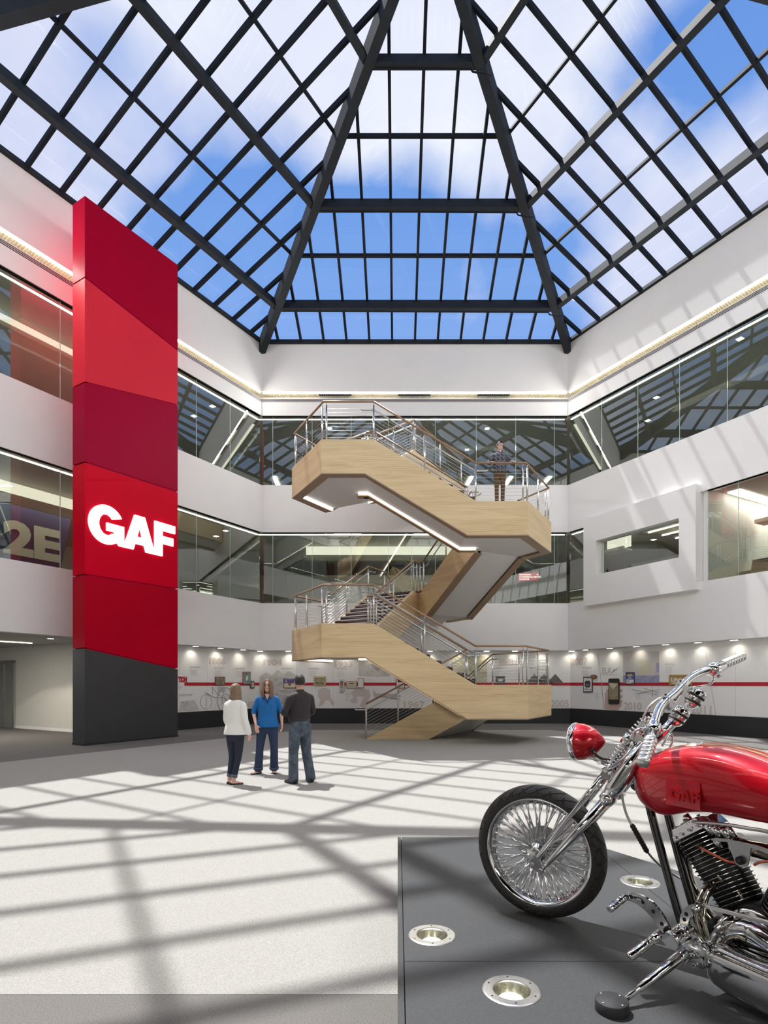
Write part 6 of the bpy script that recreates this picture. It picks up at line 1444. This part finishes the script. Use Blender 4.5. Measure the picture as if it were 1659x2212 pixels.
# woman in a white blouse, seen from behind
p1, G1, H1, k1 = person('woman in white blouse and dark cuffed jeans seen from behind', (-2.64, 9.22, 0), (.34, .94), 1.62, 'f',
    [((.215, .04, 1.10), (.20, .17, .93), (-.2, .4, -1)), ((-.225, -.03, 1.10), (-.262, .03, .86), (.02, .12, -1))],
    [((.085, 0, .90), (.082, .03, .48), (.098, -.03, .075), (.30, 1, 0)), ((-.085, 0, .90), (-.050, .02, .48), (-.025, -.085, .075), (-.75, .75, 0))],
    -.42, .06, skinB, mat('white_blouse', (.84, .83, .80), .8, bump=.25, bs=14), denim, leather, mat('ash_brown_hair', (.155, .095, .050), .55, var=.45, vs=40, stretch=(9, 9, .6), col2=(.34, .24, .14)),
    dict(facem=fA, hair='long', hairlen=.34, sleeve=1.93, loose=.017, cuff=1.2, hem=.855, waist=.018, leg=(.100, .086, .060, .055, .048), hemz=.135, cuffs=cuffm, shoe='flat', rise=.99, glasses=mat('thin_glasses', (.03, .03, .03), .3), curl={-1: .7, 1: .4}))
wq = G1(-.256, .025, .905); wd_ = (G1(-.262, .03, .86) - wq).normalized(); MB().lathe(G1(-.2575, .026, .878), wd_, [(0, .033), (.002, .035), (.010, .035), (.012, .033)], 20, caps=False).build('bracelet', leather, p1)
# woman in blue facing the camera
p2, G2, H2, k2 = person('woman with glasses in bright blue top facing the camera', (-2.36, 10.28, 0), (.20, -1), 1.70, 'f',
    [((.245, -.02, 1.13), (.262, .07, .90), (-.05, .10, -1)), ((-.245, -.02, 1.13), (-.200, .13, .90), (.22, .15, -1))],
    [((.09, 0, .90), (.120, .03, .48), (.120, -.02, .075), (.15, 1, 0)), ((-.09, 0, .90), (-.135, .02, .48), (-.165, .01, .075), (-.80, .70, 0))],
    .10, .22, skinB, mat('cobalt_blue_knit', (.003, .13, .40), .75, bump=.15, bs=25), denimB, leather, mat('chestnut_hair', (.085, .040, .022), .5, var=.4, vs=40, stretch=(9, 9, .8), col2=(.30, .16, .075)),
    dict(facem=fA, hair='long', hairlen=.26, flare=.06, sleeve=1.14, loose=.012, hem=.855, waist=.022, leg=(.104, .092, .070, .072, .078), hemz=.085, cuffs=mat('blue_cuff', (.04, .07, .13), .85), shoe='flat', rise=.99, glasses=mat('dark_glasses', (.015, .012, .012), .2), curl={-1: .18, 1: .45}, thumb={-1: (1, .1, 0)}))
nk = MB(); nk.prism([G2(-.045, .082, 1.462), G2(.045, .082, 1.462), G2(.0, .146, 1.355)], G2(0, .006, 0)-G2(0, 0, 0)); nk.build('neckline', skinB, p2)
lc = mat('blue_lace', (.005, .10, .28), .9, bump=.9, bs=260)
for s_ in (-1, 1): MB().tube([G2(s_*.058, .070, 1.455), G2(s_*.040, .112, 1.405), G2(s_*.012, .137, 1.345), G2(0, .142, 1.30)], [.010, .014, .015, .012], 6).build('lace_trim', lc, p2)
# man in a black shirt with folded arms
p3, G3, H3, k3 = person('man in black long-sleeved shirt and faded jeans with folded arms, seen from behind', (-1.60, 9.30, 0), (-.72, .69), 1.77, 'm',
    [((.285, .02, 1.13), (.05, .235, 1.14), (-1, .12, .10)), ((-.285, .06, 1.12), (-.02, .265, 1.09), (1, .02, .25))],
    [((.09, 0, .90), (.100, .04, .48), (.115, .02, .075), (.05, 1, 0)), ((-.09, 0, .90), (-.125, .0, .48), (-.165, -.06, .075), (-.35, .9, 0))],
    .42, .05, skinA, mat('black_shirt', (.022, .016, .019), .75, bump=.12, bs=25), denimG, leather, mat('dark_short_hair', (.018, .014, .012), .6, var=.3, vs=60),
    dict(facem=fA, hair='receding', sleeve=1.85, loose=.016, cuff=1.0, hem=.975, tuck=True, belly=.05, waist=.010, leg=(.104, .096, .078, .078, .080), hemz=.060, shoe='boot', rise=1.01, belt=leather, collar=True, curl={1: .3, -1: .3}))
for s_ in (-1, 1):
    q = [G3(s_*.145, -.098, .90), G3(s_*.045, -.128, .90), G3(s_*.045, -.132, .78), G3(s_*.095, -.134, .745), G3(s_*.145, -.112, .78)]
    MB().tube(q, .0035, 5, closed=True).build('back_pocket', cuffm, p3)
# man in a plaid shirt on the landing
plaid = bpy.data.materials.new('plaid_shirt'); plaid.use_nodes = True; nt = plaid.node_tree; bs_ = nt.nodes['Principled BSDF']; bs_.inputs['Roughness'].default_value = .85
tcx = N('ShaderNodeTexCoord'); sx_ = N('ShaderNodeSeparateXYZ'); Lk(tcx.outputs['Object'], sx_.inputs[0])
def stripes(out, fr, wd):
    a = N('ShaderNodeMath', operation='MULTIPLY'); Lk(out, a.inputs[0]); a.inputs[1].default_value = fr; b_ = N('ShaderNodeMath', operation='FRACT'); Lk(a.outputs[0], b_.inputs[0]); c_ = N('ShaderNodeMath', operation='LESS_THAN'); Lk(b_.outputs[0], c_.inputs[0]); c_.inputs[1].default_value = wd; return c_.outputs[0]
a1, a2 = stripes(sx_.outputs[0], 19, .18), stripes(sx_.outputs[2], 19, .18); a3, a4 = stripes(sx_.outputs[0], 9.5, .45), stripes(sx_.outputs[2], 9.5, .45)
s1 = N('ShaderNodeMath', operation='ADD'); Lk(a3, s1.inputs[0]); Lk(a4, s1.inputs[1]); h1 = N('ShaderNodeMath', operation='MULTIPLY'); Lk(s1.outputs[0], h1.inputs[0]); h1.inputs[1].default_value = .28
s2 = N('ShaderNodeMath', operation='ADD'); Lk(a1, s2.inputs[0]); Lk(a2, s2.inputs[1]); h2 = N('ShaderNodeMath', operation='MULTIPLY'); Lk(s2.outputs[0], h2.inputs[0]); h2.inputs[1].default_value = .22
s3 = N('ShaderNodeMath', operation='ADD'); Lk(h1.outputs[0], s3.inputs[0]); Lk(h2.outputs[0], s3.inputs[1])
Lk(ramp([(0, (.17, .17, .19)), (.28, (.07, .075, .10)), (.56, (.025, .03, .05)), (.8, (.42, .40, .40))], s3.outputs[0]), bs_.inputs['Base Color'])
zl = LV[4] - .002
p4_, G4, H4, k4 = person('man with glasses in plaid shirt leaning on the upper landing rail', (2.74, 15.22, zl), (-.03, -1), 1.70, 'm',
    [((.30, .05, 1.16), (.335, .275, 1.055), (-.05, 1, .12)), ((-.31, .05, 1.16), (-.255, .275, 1.055), (.15, 1, .12))],
    [((.085, 0, .90), (.080, .02, .48), (.075, .0, .075), (.12, 1, 0)), ((-.085, 0, .90), (-.085, .02, .48), (-.080, .0, .075), (-.12, 1, 0))],
    -.55, .02, skinB, plaid, mat('brown_chinos', (.13, .078, .035), .85, var=.1, vs=20), leather, mat('near_black_hair', (.014, .011, .010), .4),
    dict(facem=fA, hair='quiff', sleeve=1.80, loose=.014, cuff=1.0, hem=.88, waist=.004, leg=(.090, .078, .058, .055, .052), hemz=.06, shoe='boot', rise=.99, collar=True, glasses=mat('clear_brown_glasses', (.10, .05, .04), .3), curl={1: .75, -1: .75}, palm={1: (0, .2, -1), -1: (0, .2, -1)}, thumb={1: (-1, 0, 0), -1: (1, 0, 0)}))
MB().prism([G4(-.03, .070, 1.47), G4(.03, .070, 1.47), G4(0, .125, 1.41)], G4(0, .006, 0)-G4(0, 0, 0)).build('undershirt', M['white'], p4_)
